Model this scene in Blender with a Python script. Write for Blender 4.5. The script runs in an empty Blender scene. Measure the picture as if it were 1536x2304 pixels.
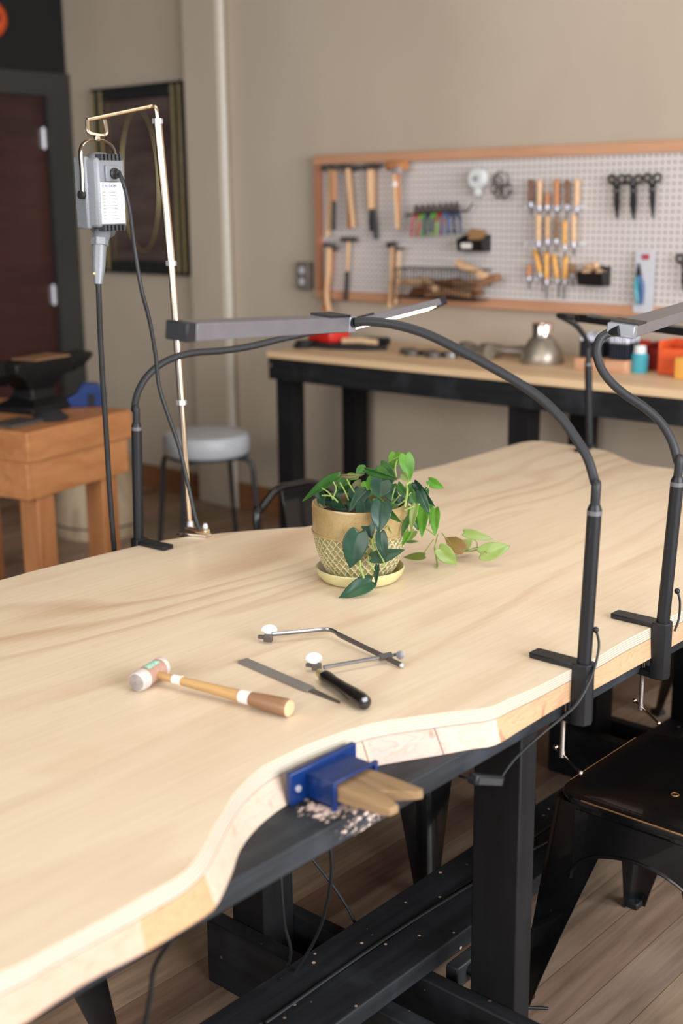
import bpy, math, random
from math import sin, cos, pi, radians as R_
from mathutils import Vector as V, Matrix as M, noise
random.seed(7)
S = bpy.context.scene
COL = S.collection

# ------------------------------------------------------------------ camera
CX, CY, F, CZ = 768.0, 1152.0, 2804.27, 1.54
ROT = M(((0.75008549, -0.1519451, 0.64364931),
         (0.66127254, 0.1863068, -0.72664186),
         (-0.00950657, 0.97067114, 0.24022315)))
cd = bpy.data.cameras.new('camera'); cam = bpy.data.objects.new('camera', cd); COL.objects.link(cam)
cd.sensor_fit = 'VERTICAL'; cd.sensor_height = 36.0; cd.sensor_width = 24.0
cd.lens = F / 2304 * 36
cam.matrix_world = M.Translation((0, 0, CZ)) @ ROT.to_4x4()
cd.clip_start = .05
cd.dof.use_dof = True; cd.dof.focus_distance = 2.45; cd.dof.aperture_fstop = 2.3
S.camera = cam

# ------------------------------------------------------------------ world, light, exposure
w = bpy.data.worlds.new('daylight'); S.world = w; w.use_nodes = True
bg = w.node_tree.nodes['Background']; bg.inputs[0].default_value = (.80, .88, 1.0, 1); bg.inputs[1].default_value = .42
def area(name, loc, target, sx, sy, power, col):
    l = bpy.data.lights.new(name, 'AREA'); l.shape = 'RECTANGLE'; l.size = sx; l.size_y = sy
    l.energy = power; l.color = col
    o = bpy.data.objects.new(name, l); COL.objects.link(o); o.location = loc
    o.rotation_euler = (V(target) - V(loc)).to_track_quat('-Z', 'Y').to_euler()
    return o
area('daylight_window_right', (2.9, 1.6, 1.9), (-1.5, 2.2, .9), 4.0, 2.2, 280, (.95, .97, 1.0))
area('daylight_window_front', (-1.2, -2.9, 2.3), (-1.6, 2.0, .8), 4.5, 2.0, 125, (1.0, .97, .93))
area('ceiling_lamp_light', (-1.6, 1.8, 3.2), (-1.6, 1.8, 0), 1.6, 2.4, 22, (1.0, .90, .78))
S.view_settings.view_transform = 'Standard'; S.view_settings.look = 'None'
S.view_settings.gamma = 1; S.view_settings.use_curve_mapping = False
S.view_settings.exposure = 0.38

# ------------------------------------------------------------------ unprojection: photo pixel + a known plane -> world point
def ray(x, y): return ROT @ V((x - CX, -(y - CY), -F))
O0 = V((0, 0, CZ))
def ZP(x, y, z): r = ray(x, y); return O0 + r * ((z - CZ) / r.z)
def YP(x, y, Y): r = ray(x, y); return O0 + r * (Y / r.y)
def XP(x, y, X): r = ray(x, y); return O0 + r * (X / r.x)
def DP(x, y, d): return O0 + ray(x, y) * (d / F)
def depth(p): return -(ROT.transposed() @ (V(p) - O0)).z
def pxr(p, px): return px / 2 * depth(p) / F     # radius in metres of something px wide

# ------------------------------------------------------------------ materials
def srgb(r, g, b):
    f = lambda c: (c / 255 / 12.92) if c / 255 <= .04045 else ((c / 255 + .055) / 1.055) ** 2.4
    return (f(r), f(g), f(b), 1)
MATS = {}
def nodes(name):
    m = bpy.data.materials.new(name); m.use_nodes = True; MATS[name] = m
    nt = m.node_tree; return m, nt, nt.nodes['Principled BSDF']
def N(nt, t, **kw):
    n = nt.nodes.new(t)
    for k, v in kw.items():
        if k.startswith('i_'): n.inputs[int(k[2:])].default_value = v
        else: setattr(n, k, v)
    return n
def coords(nt, scale=(1, 1, 1), rot=(0, 0, 0)):
    tc = N(nt, 'ShaderNodeTexCoord'); mp = N(nt, 'ShaderNodeMapping')
    mp.inputs['Scale'].default_value = scale; mp.inputs['Rotation'].default_value = rot
    nt.links.new(tc.outputs['Object'], mp.inputs[0]); return mp.outputs[0]
def ramp(nt, fac, stops, interp='LINEAR'):
    r = N(nt, 'ShaderNodeValToRGB'); r.color_ramp.interpolation = interp
    e = r.color_ramp.elements
    while len(e) < len(stops): e.new(.5)
    for k, (p, c) in enumerate(stops): e[k].position = p; e[k].color = c
    nt.links.new(fac, r.inputs[0]); return r.outputs[0]
def mix(nt, fac, a, b, mode='MIX'):
    m = N(nt, 'ShaderNodeMix', data_type='RGBA', blend_type=mode)
    for i, v in ((0, fac), (6, a), (7, b)):
        if hasattr(v, 'is_output'): nt.links.new(v, m.inputs[i])
        else: m.inputs[i].default_value = v
    return m.outputs[2]
def bump(nt, b, h, strength, dist=.01):
    n = N(nt, 'ShaderNodeBump'); n.inputs['Strength'].default_value = strength; n.inputs['Distance'].default_value = dist
    nt.links.new(h, n.inputs['Height']); nt.links.new(n.outputs[0], b.inputs['Normal'])
def plain(name, col, rough=.5, metal=0, var=.12, nscale=30, coat=0, bmp=0):
    m, nt, b = nodes(name)
    nz = N(nt, 'ShaderNodeTexNoise'); nz.inputs['Scale'].default_value = nscale; nz.inputs['Detail'].default_value = 4
    nt.links.new(coords(nt), nz.inputs[0])
    d = tuple(c * (1 - var) for c in col[:3]) + (1,); l = tuple(min(1, c * (1 + var)) for c in col[:3]) + (1,)
    nt.links.new(ramp(nt, nz.outputs[0], [(.3, d), (.7, l)]), b.inputs['Base Color'])
    b.inputs['Roughness'].default_value = rough; b.inputs['Metallic'].default_value = metal
    if coat: b.inputs['Coat Weight'].default_value = coat
    if bmp: bump(nt, b, nz.outputs[0], bmp, .002)
    return m
def wood(name, c_dark, c_light, axis='x', scale=30, stretch=.06, rough=.55, dist=2.5, lo=.35, hi=.65, bmp=.1):
    """grain lines along the given axis"""
    m, nt, b = nodes(name)
    sc = [1, 1, 1]; sc['xyz'.index(axis)] = stretch
    v = coords(nt, tuple(sc))
    n1 = N(nt, 'ShaderNodeTexNoise'); n1.inputs['Scale'].default_value = scale; n1.inputs['Detail'].default_value = 5
    n1.inputs['Distortion'].default_value = dist * .3
    n2 = N(nt, 'ShaderNodeTexNoise'); n2.inputs['Scale'].default_value = scale * .17; n2.inputs['Detail'].default_value = 2
    nt.links.new(v, n1.inputs[0]); nt.links.new(v, n2.inputs[0])
    a = ramp(nt, n1.outputs[0], [(lo, c_dark), (hi, c_light)])
    mid = tuple((p * .6 + q * .4) for p, q in zip(c_dark, c_light))
    bcol = ramp(nt, n2.outputs[0], [(.4, mid), (.6, c_light)])
    nt.links.new(mix(nt, .5, a, bcol), b.inputs['Base Color'])
    b.inputs['Roughness'].default_value = rough
    if bmp: bump(nt, b, n1.outputs[0], bmp, .001)
    return m

def make_plywood_top():
    m, nt, b = nodes('plywood_face')
    big = N(nt, 'ShaderNodeTexNoise'); big.inputs['Scale'].default_value = 2.1; big.inputs['Detail'].default_value = 2.2; big.inputs['Roughness'].default_value = .45
    big.inputs['Distortion'].default_value = .25
    nt.links.new(coords(nt, (1, .20, 1), (0, 0, R_(4))), big.inputs[0])
    mul = N(nt, 'ShaderNodeMath', operation='MULTIPLY'); mul.inputs[1].default_value = 15.0; nt.links.new(big.outputs[0], mul.inputs[0])
    fr = N(nt, 'ShaderNodeMath', operation='FRACT'); nt.links.new(mul.outputs[0], fr.inputs[0])
    line = ramp(nt, fr.outputs[0], [(0, (0, 0, 0, 1)), (.45, (.05, .05, .05, 1)), (.80, (.95, .95, .95, 1)), (.93, (.5, .5, .5, 1)), (1, (0, 0, 0, 1))])
    msk = N(nt, 'ShaderNodeTexNoise'); msk.inputs['Scale'].default_value = 2.4; msk.inputs['Detail'].default_value = 3; nt.links.new(coords(nt, (1, .35, 1)), msk.inputs[0])
    mk = ramp(nt, msk.outputs[0], [(.38, (.10, .10, .10, 1)), (.64, (1, 1, 1, 1))])
    lm = N(nt, 'ShaderNodeMath', operation='MULTIPLY'); nt.links.new(line, lm.inputs[0]); nt.links.new(mk, lm.inputs[1])
    lf = N(nt, 'ShaderNodeMath', operation='MULTIPLY'); lf.inputs[1].default_value = .85; nt.links.new(lm.outputs[0], lf.inputs[0])
    base = ramp(nt, msk.outputs[0], [(.3, srgb(217, 198, 170)), (.5, srgb(222, 204, 178)), (.7, srgb(214, 192, 162))])
    c1 = mix(nt, lf.outputs[0], base, srgb(180, 142, 108))
    fine = N(nt, 'ShaderNodeTexNoise'); fine.inputs['Scale'].default_value = 140; fine.inputs['Detail'].default_value = 4
    nt.links.new(coords(nt, (1, .04, 1)), fine.inputs[0])
    c2 = mix(nt, .28, c1, ramp(nt, fine.outputs[0], [(.3, srgb(203, 181, 150)), (.6, srgb(226, 208, 184))]))
    st = N(nt, 'ShaderNodeTexNoise'); st.inputs['Scale'].default_value = 7; st.inputs['Detail'].default_value = 3
    nt.links.new(coords(nt, (1, .7, 1)), st.inputs[0])
    c3 = mix(nt, ramp(nt, st.outputs[0], [(.60, (0, 0, 0, 1)), (.78, (.30, .30, .30, 1))]), c2, srgb(205, 160, 124))
    nt.links.new(c3, b.inputs['Base Color']); b.inputs['Roughness'].default_value = .42
    b.inputs['Specular IOR Level'].default_value = .35
    return m
make_plywood_top()
def make_ply_edge():
    m, nt, b = nodes('plywood_edge')
    tc = N(nt, 'ShaderNodeTexCoord'); sx = N(nt, 'ShaderNodeSeparateXYZ'); nt.links.new(tc.outputs['Object'], sx.inputs[0])
    mu = N(nt, 'ShaderNodeMath', operation='MULTIPLY'); mu.inputs[1].default_value = 1 / .0042; nt.links.new(sx.outputs[2], mu.inputs[0])
    nz = N(nt, 'ShaderNodeTexNoise'); nz.inputs['Scale'].default_value = 14; nt.links.new(tc.outputs['Object'], nz.inputs[0])
    ad = N(nt, 'ShaderNodeMath', operation='ADD'); nt.links.new(mu.outputs[0], ad.inputs[0]); nt.links.new(nz.outputs[0], ad.inputs[1])
    fr = N(nt, 'ShaderNodeMath', operation='FRACT'); nt.links.new(ad.outputs[0], fr.inputs[0])
    c = ramp(nt, fr.outputs[0], [(0, srgb(196, 188, 174)), (.66, srgb(190, 180, 162)), (.86, srgb(134, 118, 98)), (1, srgb(192, 182, 166))])
    nt.links.new(c, b.inputs['Base Color']); b.inputs['Roughness'].default_value = .7
make_ply_edge()
def make_pine_core():
    m, nt, b = nodes('pine_core')
    tc = N(nt, 'ShaderNodeTexCoord'); sx = N(nt, 'ShaderNodeSeparateXYZ'); nt.links.new(tc.outputs['Object'], sx.inputs[0])
    mr = N(nt, 'ShaderNodeMapRange'); mr.inputs[1].default_value = -1.5; mr.inputs[2].default_value = .5; nt.links.new(sx.outputs[1], mr.inputs[0])
    y = lambda t: (t - .5) / 2.0
    tint = ramp(nt, mr.outputs[0], [(0, srgb(204, 172, 150)), (y(.80), srgb(198, 156, 116)), (y(.915), srgb(204, 182, 164)), (y(1.345), srgb(198, 172, 160)),
                                    (y(1.455), srgb(206, 184, 166)), (y(1.545), srgb(198, 160, 124)), (y(2.1), srgb(188, 156, 122))], 'CONSTANT')
    n1 = N(nt, 'ShaderNodeTexNoise'); n1.inputs['Scale'].default_value = 16; n1.inputs['Detail'].default_value = 3; n1.inputs['Distortion'].default_value = .8
    nt.links.new(coords(nt, (1, .35, 2.5)), n1.inputs[0])
    mu = N(nt, 'ShaderNodeMath', operation='MULTIPLY'); mu.inputs[1].default_value = 9; nt.links.new(n1.outputs[0], mu.inputs[0])
    fr = N(nt, 'ShaderNodeMath', operation='FRACT'); nt.links.new(mu.outputs[0], fr.inputs[0])
    g = ramp(nt, fr.outputs[0], [(0, (1, 1, 1, 1)), (.7, (.96, .93, .90, 1)), (.9, (.88, .80, .73, 1)), (1, (1, 1, 1, 1))])
    c = mix(nt, 1.0, tint, g, 'MULTIPLY')
    # joints between the blocks
    js = []
    for yj in (1.3437, 1.4537, 1.543, .915):
        cp = N(nt, 'ShaderNodeMath', operation='COMPARE'); cp.inputs[1].default_value = yj - 2.0; cp.inputs[2].default_value = .0009; nt.links.new(sx.outputs[1], cp.inputs[0]); js.append(cp.outputs[0])
    j = js[0]
    for q_ in js[1:2]:
        mx_ = N(nt, 'ShaderNodeMath', operation='MAXIMUM'); nt.links.new(j, mx_.inputs[0]); nt.links.new(q_, mx_.inputs[1]); j = mx_.outputs[0]
    # knots and burnt saw marks near the cut
    k = N(nt, 'ShaderNodeTexNoise'); k.inputs['Scale'].default_value = 22; k.inputs['Detail'].default_value = 2; nt.links.new(coords(nt, (1, 1.6, .8)), k.inputs[0])
    kf = ramp(nt, k.outputs[0], [(.66, (0, 0, 0, 1)), (.75, (.6, .6, .6, 1))])
    c = mix(nt, kf, c, srgb(150, 96, 70)); c = mix(nt, j, c, srgb(105, 60, 45))
    nt.links.new(c, b.inputs['Base Color']); b.inputs['Roughness'].default_value = .7
make_pine_core()
def make_black_wood(name, wear=.70, c0=(30, 33, 38), c1=(52, 56, 62), axis='y', hl=(56, 60, 66)):
    m, nt, b = nodes(name)
    sc = [1, 1, 1]; sc['xyz'.index(axis)] = .08
    n1 = N(nt, 'ShaderNodeTexNoise'); n1.inputs['Scale'].default_value = 40; n1.inputs['Detail'].default_value = 5; nt.links.new(coords(nt, tuple(sc)), n1.inputs[0])
    n2 = N(nt, 'ShaderNodeTexNoise'); n2.inputs['Scale'].default_value = 9; n2.inputs['Detail'].default_value = 6; nt.links.new(coords(nt), n2.inputs[0])
    a = ramp(nt, n1.outputs[0], [(.35, srgb(*c0)), (.7, srgb(*c1))])
    d = mix(nt, ramp(nt, n2.outputs[0], [(.5, (0, 0, 0, 1)), (.75, (.5, .5, .5, 1))]), a, srgb(*hl))
    v = N(nt, 'ShaderNodeTexVoronoi'); v.inputs['Scale'].default_value = 26; nt.links.new(coords(nt), v.inputs[0])
    sp = ramp(nt, v.outputs['Distance'], [(.07, (1, 1, 1, 1)), (.11, (0, 0, 0, 1))])
    n3 = N(nt, 'ShaderNodeTexNoise'); n3.inputs['Scale'].default_value = 3.5; nt.links.new(coords(nt), n3.inputs[0])
    msk = ramp(nt, n3.outputs[0], [(wear - .08, (0, 0, 0, 1)), (wear, (1, 1, 1, 1))])
    mm = N(nt, 'ShaderNodeMath', operation='MULTIPLY'); nt.links.new(sp, mm.inputs[0]); nt.links.new(msk, mm.inputs[1])
    nt.links.new(mix(nt, mm.outputs[0], d, srgb(205, 172, 150)), b.inputs['Base Color'])
    b.inputs['Roughness'].default_value = .62; b.inputs['Specular IOR Level'].default_value = .3; bump(nt, b, n1.outputs[0], .25, .001)
make_black_wood('black_paint_y', .58, c0=(20, 21, 24), c1=(36, 38, 42)); make_black_wood('black_paint_x', .66, c0=(18, 19, 21), c1=(32, 33, 36), axis='x'); make_black_wood('black_paint_z', .8, c0=(12, 12, 13), c1=(20, 20, 22), axis='z', hl=(30, 31, 34))
def make_black_worn():
    make_black_wood('black_paint_worn', .9, c0=(26, 29, 33), c1=(46, 50, 55), hl=(70, 76, 82))
    m = MATS['black_paint_worn']; nt = m.node_tree; b = nt.nodes['Principled BSDF']
    src = b.inputs['Base Color'].links[0].from_socket
    # sanded patch in front of the bench pin: bare pinkish wood
    tc = N(nt, 'ShaderNodeTexCoord'); mp = N(nt, 'ShaderNodeMapping'); nt.links.new(tc.outputs['Object'], mp.inputs[0])
    mp.inputs['Location'].default_value = (-.55 / .05, .765 / .085, 0); mp.inputs['Scale'].default_value = (1 / .05, 1 / .085, .001)
    g = N(nt, 'ShaderNodeVectorMath', operation='LENGTH'); nt.links.new(mp.outputs[0], g.inputs[0])
    n = N(nt, 'ShaderNodeTexNoise'); n.inputs['Scale'].default_value = 130; n.inputs['Detail'].default_value = 5; n.inputs['Roughness'].default_value = .7; nt.links.new(coords(nt, (1, .5, 1)), n.inputs[0])
    s = N(nt, 'ShaderNodeMath', operation='MULTIPLY_ADD'); s.inputs[1].default_value = -.55; s.inputs[2].default_value = 1.22; nt.links.new(g.outputs['Value'], s.inputs[0])
    a = N(nt, 'ShaderNodeMath', operation='MULTIPLY'); nt.links.new(s.outputs[0], a.inputs[0]); nt.links.new(n.outputs[0], a.inputs[1])
    f = ramp(nt, a.outputs[0], [(.40, (0, 0, 0, 1)), (.46, (1, 1, 1, 1))])
    nt.links.new(mix(nt, f, src, srgb(226, 200, 186)), b.inputs['Base Color'])
make_black_worn()
def make_floor():
    m, nt, b = nodes('floor_planks')
    v = coords(nt, (1, 1, 1), (0, 0, R_(90)))
    br = N(nt, 'ShaderNodeTexBrick'); br.offset = .37; br.inputs['Scale'].default_value = 1
    br.inputs['Brick Width'].default_value = 1.3; br.inputs['Row Height'].default_value = .098; br.inputs['Mortar Size'].default_value = .0012
    br.inputs['Color1'].default_value = (0, 0, 0, 1); br.inputs['Color2'].default_value = (1, 1, 1, 1); br.inputs['Mortar'].default_value = (.5, .5, .5, 1)
    nt.links.new(v, br.inputs[0])
    pl = ramp(nt, br.outputs[0], [(0, srgb(160, 126, 100)), (.35, srgb(188, 158, 130)), (.6, srgb(170, 146, 126)), (1, srgb(152, 114, 90))])
    n1 = N(nt, 'ShaderNodeTexNoise'); n1.inputs['Scale'].default_value = 45; n1.inputs['Detail'].default_value = 6; n1.inputs['Distortion'].default_value = .6
    nt.links.new(coords(nt, (1, .07, 1)), n1.inputs[0])
    g = ramp(nt, n1.outputs[0], [(.3, (.62, .60, .60, 1)), (.65, (1.0, 1.0, 1.0, 1))])
    n2 = N(nt, 'ShaderNodeTexNoise'); n2.inputs['Scale'].default_value = 4; n2.inputs['Detail'].default_value = 4; nt.links.new(coords(nt, (1, .35, 1)), n2.inputs[0])
    g2 = ramp(nt, n2.outputs[0], [(.4, (.78, .80, .83, 1)), (.6, (1, 1, 1, 1))])
    c = mix(nt, 1, mix(nt, 1, pl, g, 'MULTIPLY'), g2, 'MULTIPLY')
    c = mix(nt, br.outputs[1], c, srgb(118, 92, 74))
    nt.links.new(c, b.inputs['Base Color']); b.inputs['Roughness'].default_value = .42
    bump(nt, b, n1.outputs[0], .15, .001)
make_floor()
def make_wall(name, a, bb):
    m, nt, b = nodes(name)
    n1 = N(nt, 'ShaderNodeTexNoise'); n1.inputs['Scale'].default_value = 1.6; n1.inputs['Detail'].default_value = 5; nt.links.new(coords(nt, (1, 1, .6)), n1.inputs[0])
    nt.links.new(ramp(nt, n1.outputs[0], [(.35, srgb(*a)), (.65, srgb(*bb))]), b.inputs['Base Color'])
    n2 = N(nt, 'ShaderNodeTexNoise'); n2.inputs['Scale'].default_value = 60; nt.links.new(coords(nt), n2.inputs[0])
    b.inputs['Roughness'].default_value = .75; bump(nt, b, n2.outputs[0], .15, .003)
make_wall('plaster', (186, 171, 153), (194, 180, 161)); make_wall('black_wall', (9, 9, 9), (12, 11, 11))
make_wall('ceiling_paint', (120, 116, 110), (128, 124, 118))
def make_peg():
    m, nt, b = nodes('pegboard_face')
    tc = N(nt, 'ShaderNodeTexCoord'); sp = N(nt, 'ShaderNodeSeparateXYZ'); nt.links.new(tc.outputs['Object'], sp.inputs[0])
    ds = []
    for k in (0, 2):
        mu = N(nt, 'ShaderNodeMath', operation='MULTIPLY'); mu.inputs[1].default_value = 1 / .0254; nt.links.new(sp.outputs[k], mu.inputs[0])
        fr = N(nt, 'ShaderNodeMath', operation='FRACT'); nt.links.new(mu.outputs[0], fr.inputs[0])
        su = N(nt, 'ShaderNodeMath', operation='SUBTRACT'); su.inputs[1].default_value = .5; nt.links.new(fr.outputs[0], su.inputs[0])
        po = N(nt, 'ShaderNodeMath', operation='MULTIPLY'); nt.links.new(su.outputs[0], po.inputs[0]); nt.links.new(su.outputs[0], po.inputs[1]); ds.append(po)
    ad = N(nt, 'ShaderNodeMath', operation='ADD'); nt.links.new(ds[0].outputs[0], ad.inputs[0]); nt.links.new(ds[1].outputs[0], ad.inputs[1])
    lt = N(nt, 'ShaderNodeMath', operation='LESS_THAN'); lt.inputs[1].default_value = .030; nt.links.new(ad.outputs[0], lt.inputs[0])
    nt.links.new(mix(nt, lt.outputs[0], srgb(212, 205, 202), srgb(96, 88, 84)), b.inputs['Base Color']); b.inputs['Roughness'].default_value = .45
make_peg()

wood('frame_wood', srgb(180, 126, 94), srgb(210, 162, 128), 'x', 20, .08)
wood('frame_wood_z', srgb(168, 108, 78), srgb(196, 138, 106), 'z', 20, .08)
wood('bench_top_wood', srgb(206, 170, 130), srgb(232, 200, 160), 'x', 22, .08)
wood('orange_pine_y', srgb(156, 98, 56), srgb(196, 136, 86), 'y', 22, .1)
wood('orange_pine_x', srgb(150, 92, 52), srgb(186, 124, 76), 'x', 22, .1)
wood('orange_pine_z', srgb(156, 98, 58), srgb(196, 136, 86), 'z', 22, .1)
wood('bench_pin_wood', srgb(104, 80, 54), srgb(156, 126, 90), 'x', 50, .1, rough=.8)
wood('baseboard_wood', srgb(120, 78, 46), srgb(146, 98, 60), 'x', 20, .1)
wood('red_wood_door', srgb(42, 20, 16), srgb(68, 32, 25), 'y', 14, .12, rough=.4)
wood('mallet_wood', srgb(168, 130, 80), srgb(200, 160, 108), 'x', 60, .08, rough=.4)
wood('mallet_dark_wood', srgb(118, 84, 60), srgb(150, 112, 82), 'x', 60, .08, rough=.45)
wood('hickory', srgb(196, 150, 106), srgb(222, 180, 136), 'z', 60, .08, rough=.5)
wood('hickory_orange', srgb(176, 112, 66), srgb(204, 140, 92), 'z', 60, .08, rough=.5)
wood('beech', srgb(206, 162, 122), srgb(230, 192, 152), 'z', 60, .08, rough=.5)
wood('walnut', srgb(96, 58, 38), srgb(130, 84, 56), 'z', 60, .08, rough=.45)
wood('yellow_wood', srgb(214, 150, 60), srgb(236, 178, 88), 'z', 60, .08, rough=.35)
wood('stump_wood', srgb(150, 122, 94), srgb(212, 190, 160), 'z', 14, .15, rough=.8)
wood('scrap_wood', srgb(96, 66, 44), srgb(160, 118, 84), 'x', 30, .1)
plain('lamp_black', srgb(28, 30, 34), .42, .25, .05)
plain('rubber_black', srgb(24, 26, 29), .5, 0, .06)
plain('gooseneck_black', srgb(32, 34, 38), .55, 0, .06)
plain('bar_aluminium', srgb(112, 110, 115), .4, .35, .06)
plain('cap_aluminium', srgb(140, 143, 150), .4, .4, .05)
plain('chrome', srgb(226, 216, 206), .12, 1, .03)
plain('warm_steel', srgb(232, 212, 186), .16, 1, .03)
plain('steel', srgb(138, 136, 138), .32, 1, .06)
plain('dark_steel', srgb(92, 86, 82), .45, .45, .1)
plain('file_steel', srgb(132, 127, 123), .45, .3, .08, 200)
plain('zinc', srgb(206, 206, 212), .4, .6, .05)
plain('motor_grey', srgb(132, 136, 142), .45, .3, .1, 400, bmp=.2)
plain('motor_dark', srgb(58, 60, 64), .5, .2, .1)
plain('label_white', srgb(236, 236, 238), .5, 0, .02)
plain('print_blue', srgb(70, 90, 150), .5, 0, .02); plain('print_grey', srgb(150, 152, 160), .5, 0, .02)
plain('enamel_blue', srgb(6, 44, 102), .35, .1, .1, 20, coat=.3)
plain('chair_black', srgb(15, 15, 17), .28, .2, .15, 12, coat=.4)
plain('chair_worn', srgb(150, 112, 74), .4, .5, .2)
plain('cast_black', srgb(14, 14, 15), .5, .3, .2, 15)
plain('handle_black', srgb(22, 20, 20), .18, 0, .1, coat=.6)
plain('vinyl_white', srgb(196, 200, 206), .4, 0, .04)
plain('stool_metal', srgb(60, 62, 68), .4, .4, .05)
plain('brass', srgb(226, 208, 150), .4, .8, .1)
plain('verdigris_dark', srgb(42, 46, 44), .35, .3, .15)
plain('copper_skin', srgb(172, 136, 120), .5, .1, .12, 60)
plain('rawhide', srgb(196, 186, 180), .7, 0, .14, 80); plain('rawhide_face', srgb(150, 140, 136), .8, 0, .2, 90)
plain('patina_green', srgb(160, 200, 180), .6, 0, .2, 200)
plain('tape_white', srgb(232, 226, 220), .6, 0, .04)
plain('red_plastic', srgb(206, 40, 30), .4); plain('orange_plastic', srgb(226, 92, 44), .4); plain('dark_red', srgb(150, 40, 34), .5)
plain('green_grip', srgb(96, 160, 50), .4); plain('navy_grip', srgb(36, 48, 84), .4); plain('blue_grip', srgb(60, 92, 140), .4); plain('pink_grip', srgb(176, 70, 84), .4)
plain('bin_black', srgb(18, 18, 19), .4); plain('cardboard', srgb(150, 112, 70), .8); plain('teal_glass', srgb(70, 160, 176), .2)
plain('white_plastic', srgb(222, 226, 226), .35, 0, .03); plain('clear_pack', srgb(206, 208, 216), .2, 0, .03)
plain('outlet_grey', srgb(118, 110, 102), .5, .1); plain('charcoal_cloth', srgb(26, 26, 30), .8)
plain('silver_tips', srgb(190, 190, 200), .35, .7); plain('punch_navy', srgb(30, 34, 46), .3, .5)
plain('pumice', srgb(150, 140, 128), .4, .6, .35, 12)
plain('soil', srgb(40, 30, 24), .9, 0, .4, 90)
plain('casing_grey', srgb(52, 51, 48), .5, 0, .06)
plain('yellow_plastic', srgb(230, 190, 60), .4)
def make_glaze(name, lo, hi, crackle=True):
    m, nt, b = nodes(name)
    v = N(nt, 'ShaderNodeTexVoronoi', feature='DISTANCE_TO_EDGE'); v.inputs['Scale'].default_value = 95; nt.links.new(coords(nt), v.inputs[0])
    n = N(nt, 'ShaderNodeTexNoise'); n.inputs['Scale'].default_value = 9; n.inputs['Detail'].default_value = 4; nt.links.new(coords(nt), n.inputs[0])
    c = ramp(nt, n.outputs[0], [(.35, srgb(*lo)), (.65, srgb(*hi))])
    e = ramp(nt, v.outputs['Distance'], [(0, (.45, .45, .45, 1)), (.035, (0, 0, 0, 1))])
    nt.links.new(mix(nt, e, c, srgb(110, 84, 46)) if crackle else c, b.inputs['Base Color'])
    b.inputs['Roughness'].default_value = .22; b.inputs['Coat Weight'].default_value = .3
make_glaze('glaze_band', (150, 126, 82), (174, 150, 104)); make_glaze('glaze_ridge', (194, 180, 138), (214, 202, 164), False)
make_glaze('glaze_dish', (196, 188, 132), (212, 204, 152), False); make_glaze('glaze_green', (122, 116, 72), (152, 144, 96), False)
def make_leaf(name, col, edge, rough=.35):
    m, nt, b = nodes(name)
    n = N(nt, 'ShaderNodeTexNoise'); n.inputs['Scale'].default_value = 24; n.inputs['Detail'].default_value = 3; nt.links.new(coords(nt), n.inputs[0])
    c = ramp(nt, n.outputs[0], [(.35, srgb(*col)), (.7, srgb(*edge))])
    nt.links.new(c, b.inputs['Base Color']); b.inputs['Roughness'].default_value = rough
    tr = N(nt, 'ShaderNodeBsdfTranslucent'); nt.links.new(c, tr.inputs[0])
    ms = N(nt, 'ShaderNodeMixShader'); ms.inputs[0].default_value = .28
    nt.links.new(b.outputs[0], ms.inputs[1]); nt.links.new(tr.outputs[0], ms.inputs[2])
    nt.links.new(ms.outputs[0], nt.nodes['Material Output'].inputs[0])
make_leaf('leaf_dark', (38, 72, 54), (52, 90, 62), .3); make_leaf('leaf_blue', (33, 62, 48), (48, 84, 62), .28)
make_leaf('leaf_mid', (58, 104, 48), (80, 128, 58)); make_leaf('leaf_bright', (88, 146, 44), (112, 168, 58)); make_leaf('leaf_pale', (134, 160, 78), (160, 176, 100))
make_leaf('leaf_pink', (182, 160, 92), (190, 150, 110)); make_leaf('stem_green', (140, 170, 80), (176, 196, 110), .5); make_leaf('leaf_under', (156, 150, 100), (186, 176, 128), .5)
def make_led():
    m, nt, b = nodes('led_diffuser')
    b.inputs['Base Color'].default_value = (1, .95, .88, 1); b.inputs['Emission Color'].default_value = (1, .9, .76, 1); b.inputs['Emission Strength'].default_value = 6
make_led()
def make_mirror():
    m, nt, b = nodes('mirror_glass'); b.inputs['Base Color'].default_value = (.30, .26, .25, 1); b.inputs['Metallic'].default_value = .9; b.inputs['Roughness'].default_value = .12
    n = N(nt, 'ShaderNodeTexNoise'); n.inputs['Scale'].default_value = 5; nt.links.new(coords(nt, (.4, 1, 2)), n.inputs[0])
    nt.links.new(ramp(nt, n.outputs[0], [(.35, srgb(82, 66, 62)), (.65, srgb(112, 96, 90))]), b.inputs['Base Color']); b.inputs['Metallic'].default_value = .3
make_mirror()
def make_tread():
    m, nt, b = nodes('threaded_steel')
    w_ = N(nt, 'ShaderNodeTexWave', bands_direction='Z'); w_.inputs['Scale'].default_value = 220; nt.links.new(coords(nt), w_.inputs[0])
    b.inputs['Base Color'].default_value = srgb(206, 196, 190); b.inputs['Metallic'].default_value = .9; b.inputs['Roughness'].default_value = .3
    bump(nt, b, w_.outputs[0], .6, .001)
make_tread()

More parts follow.
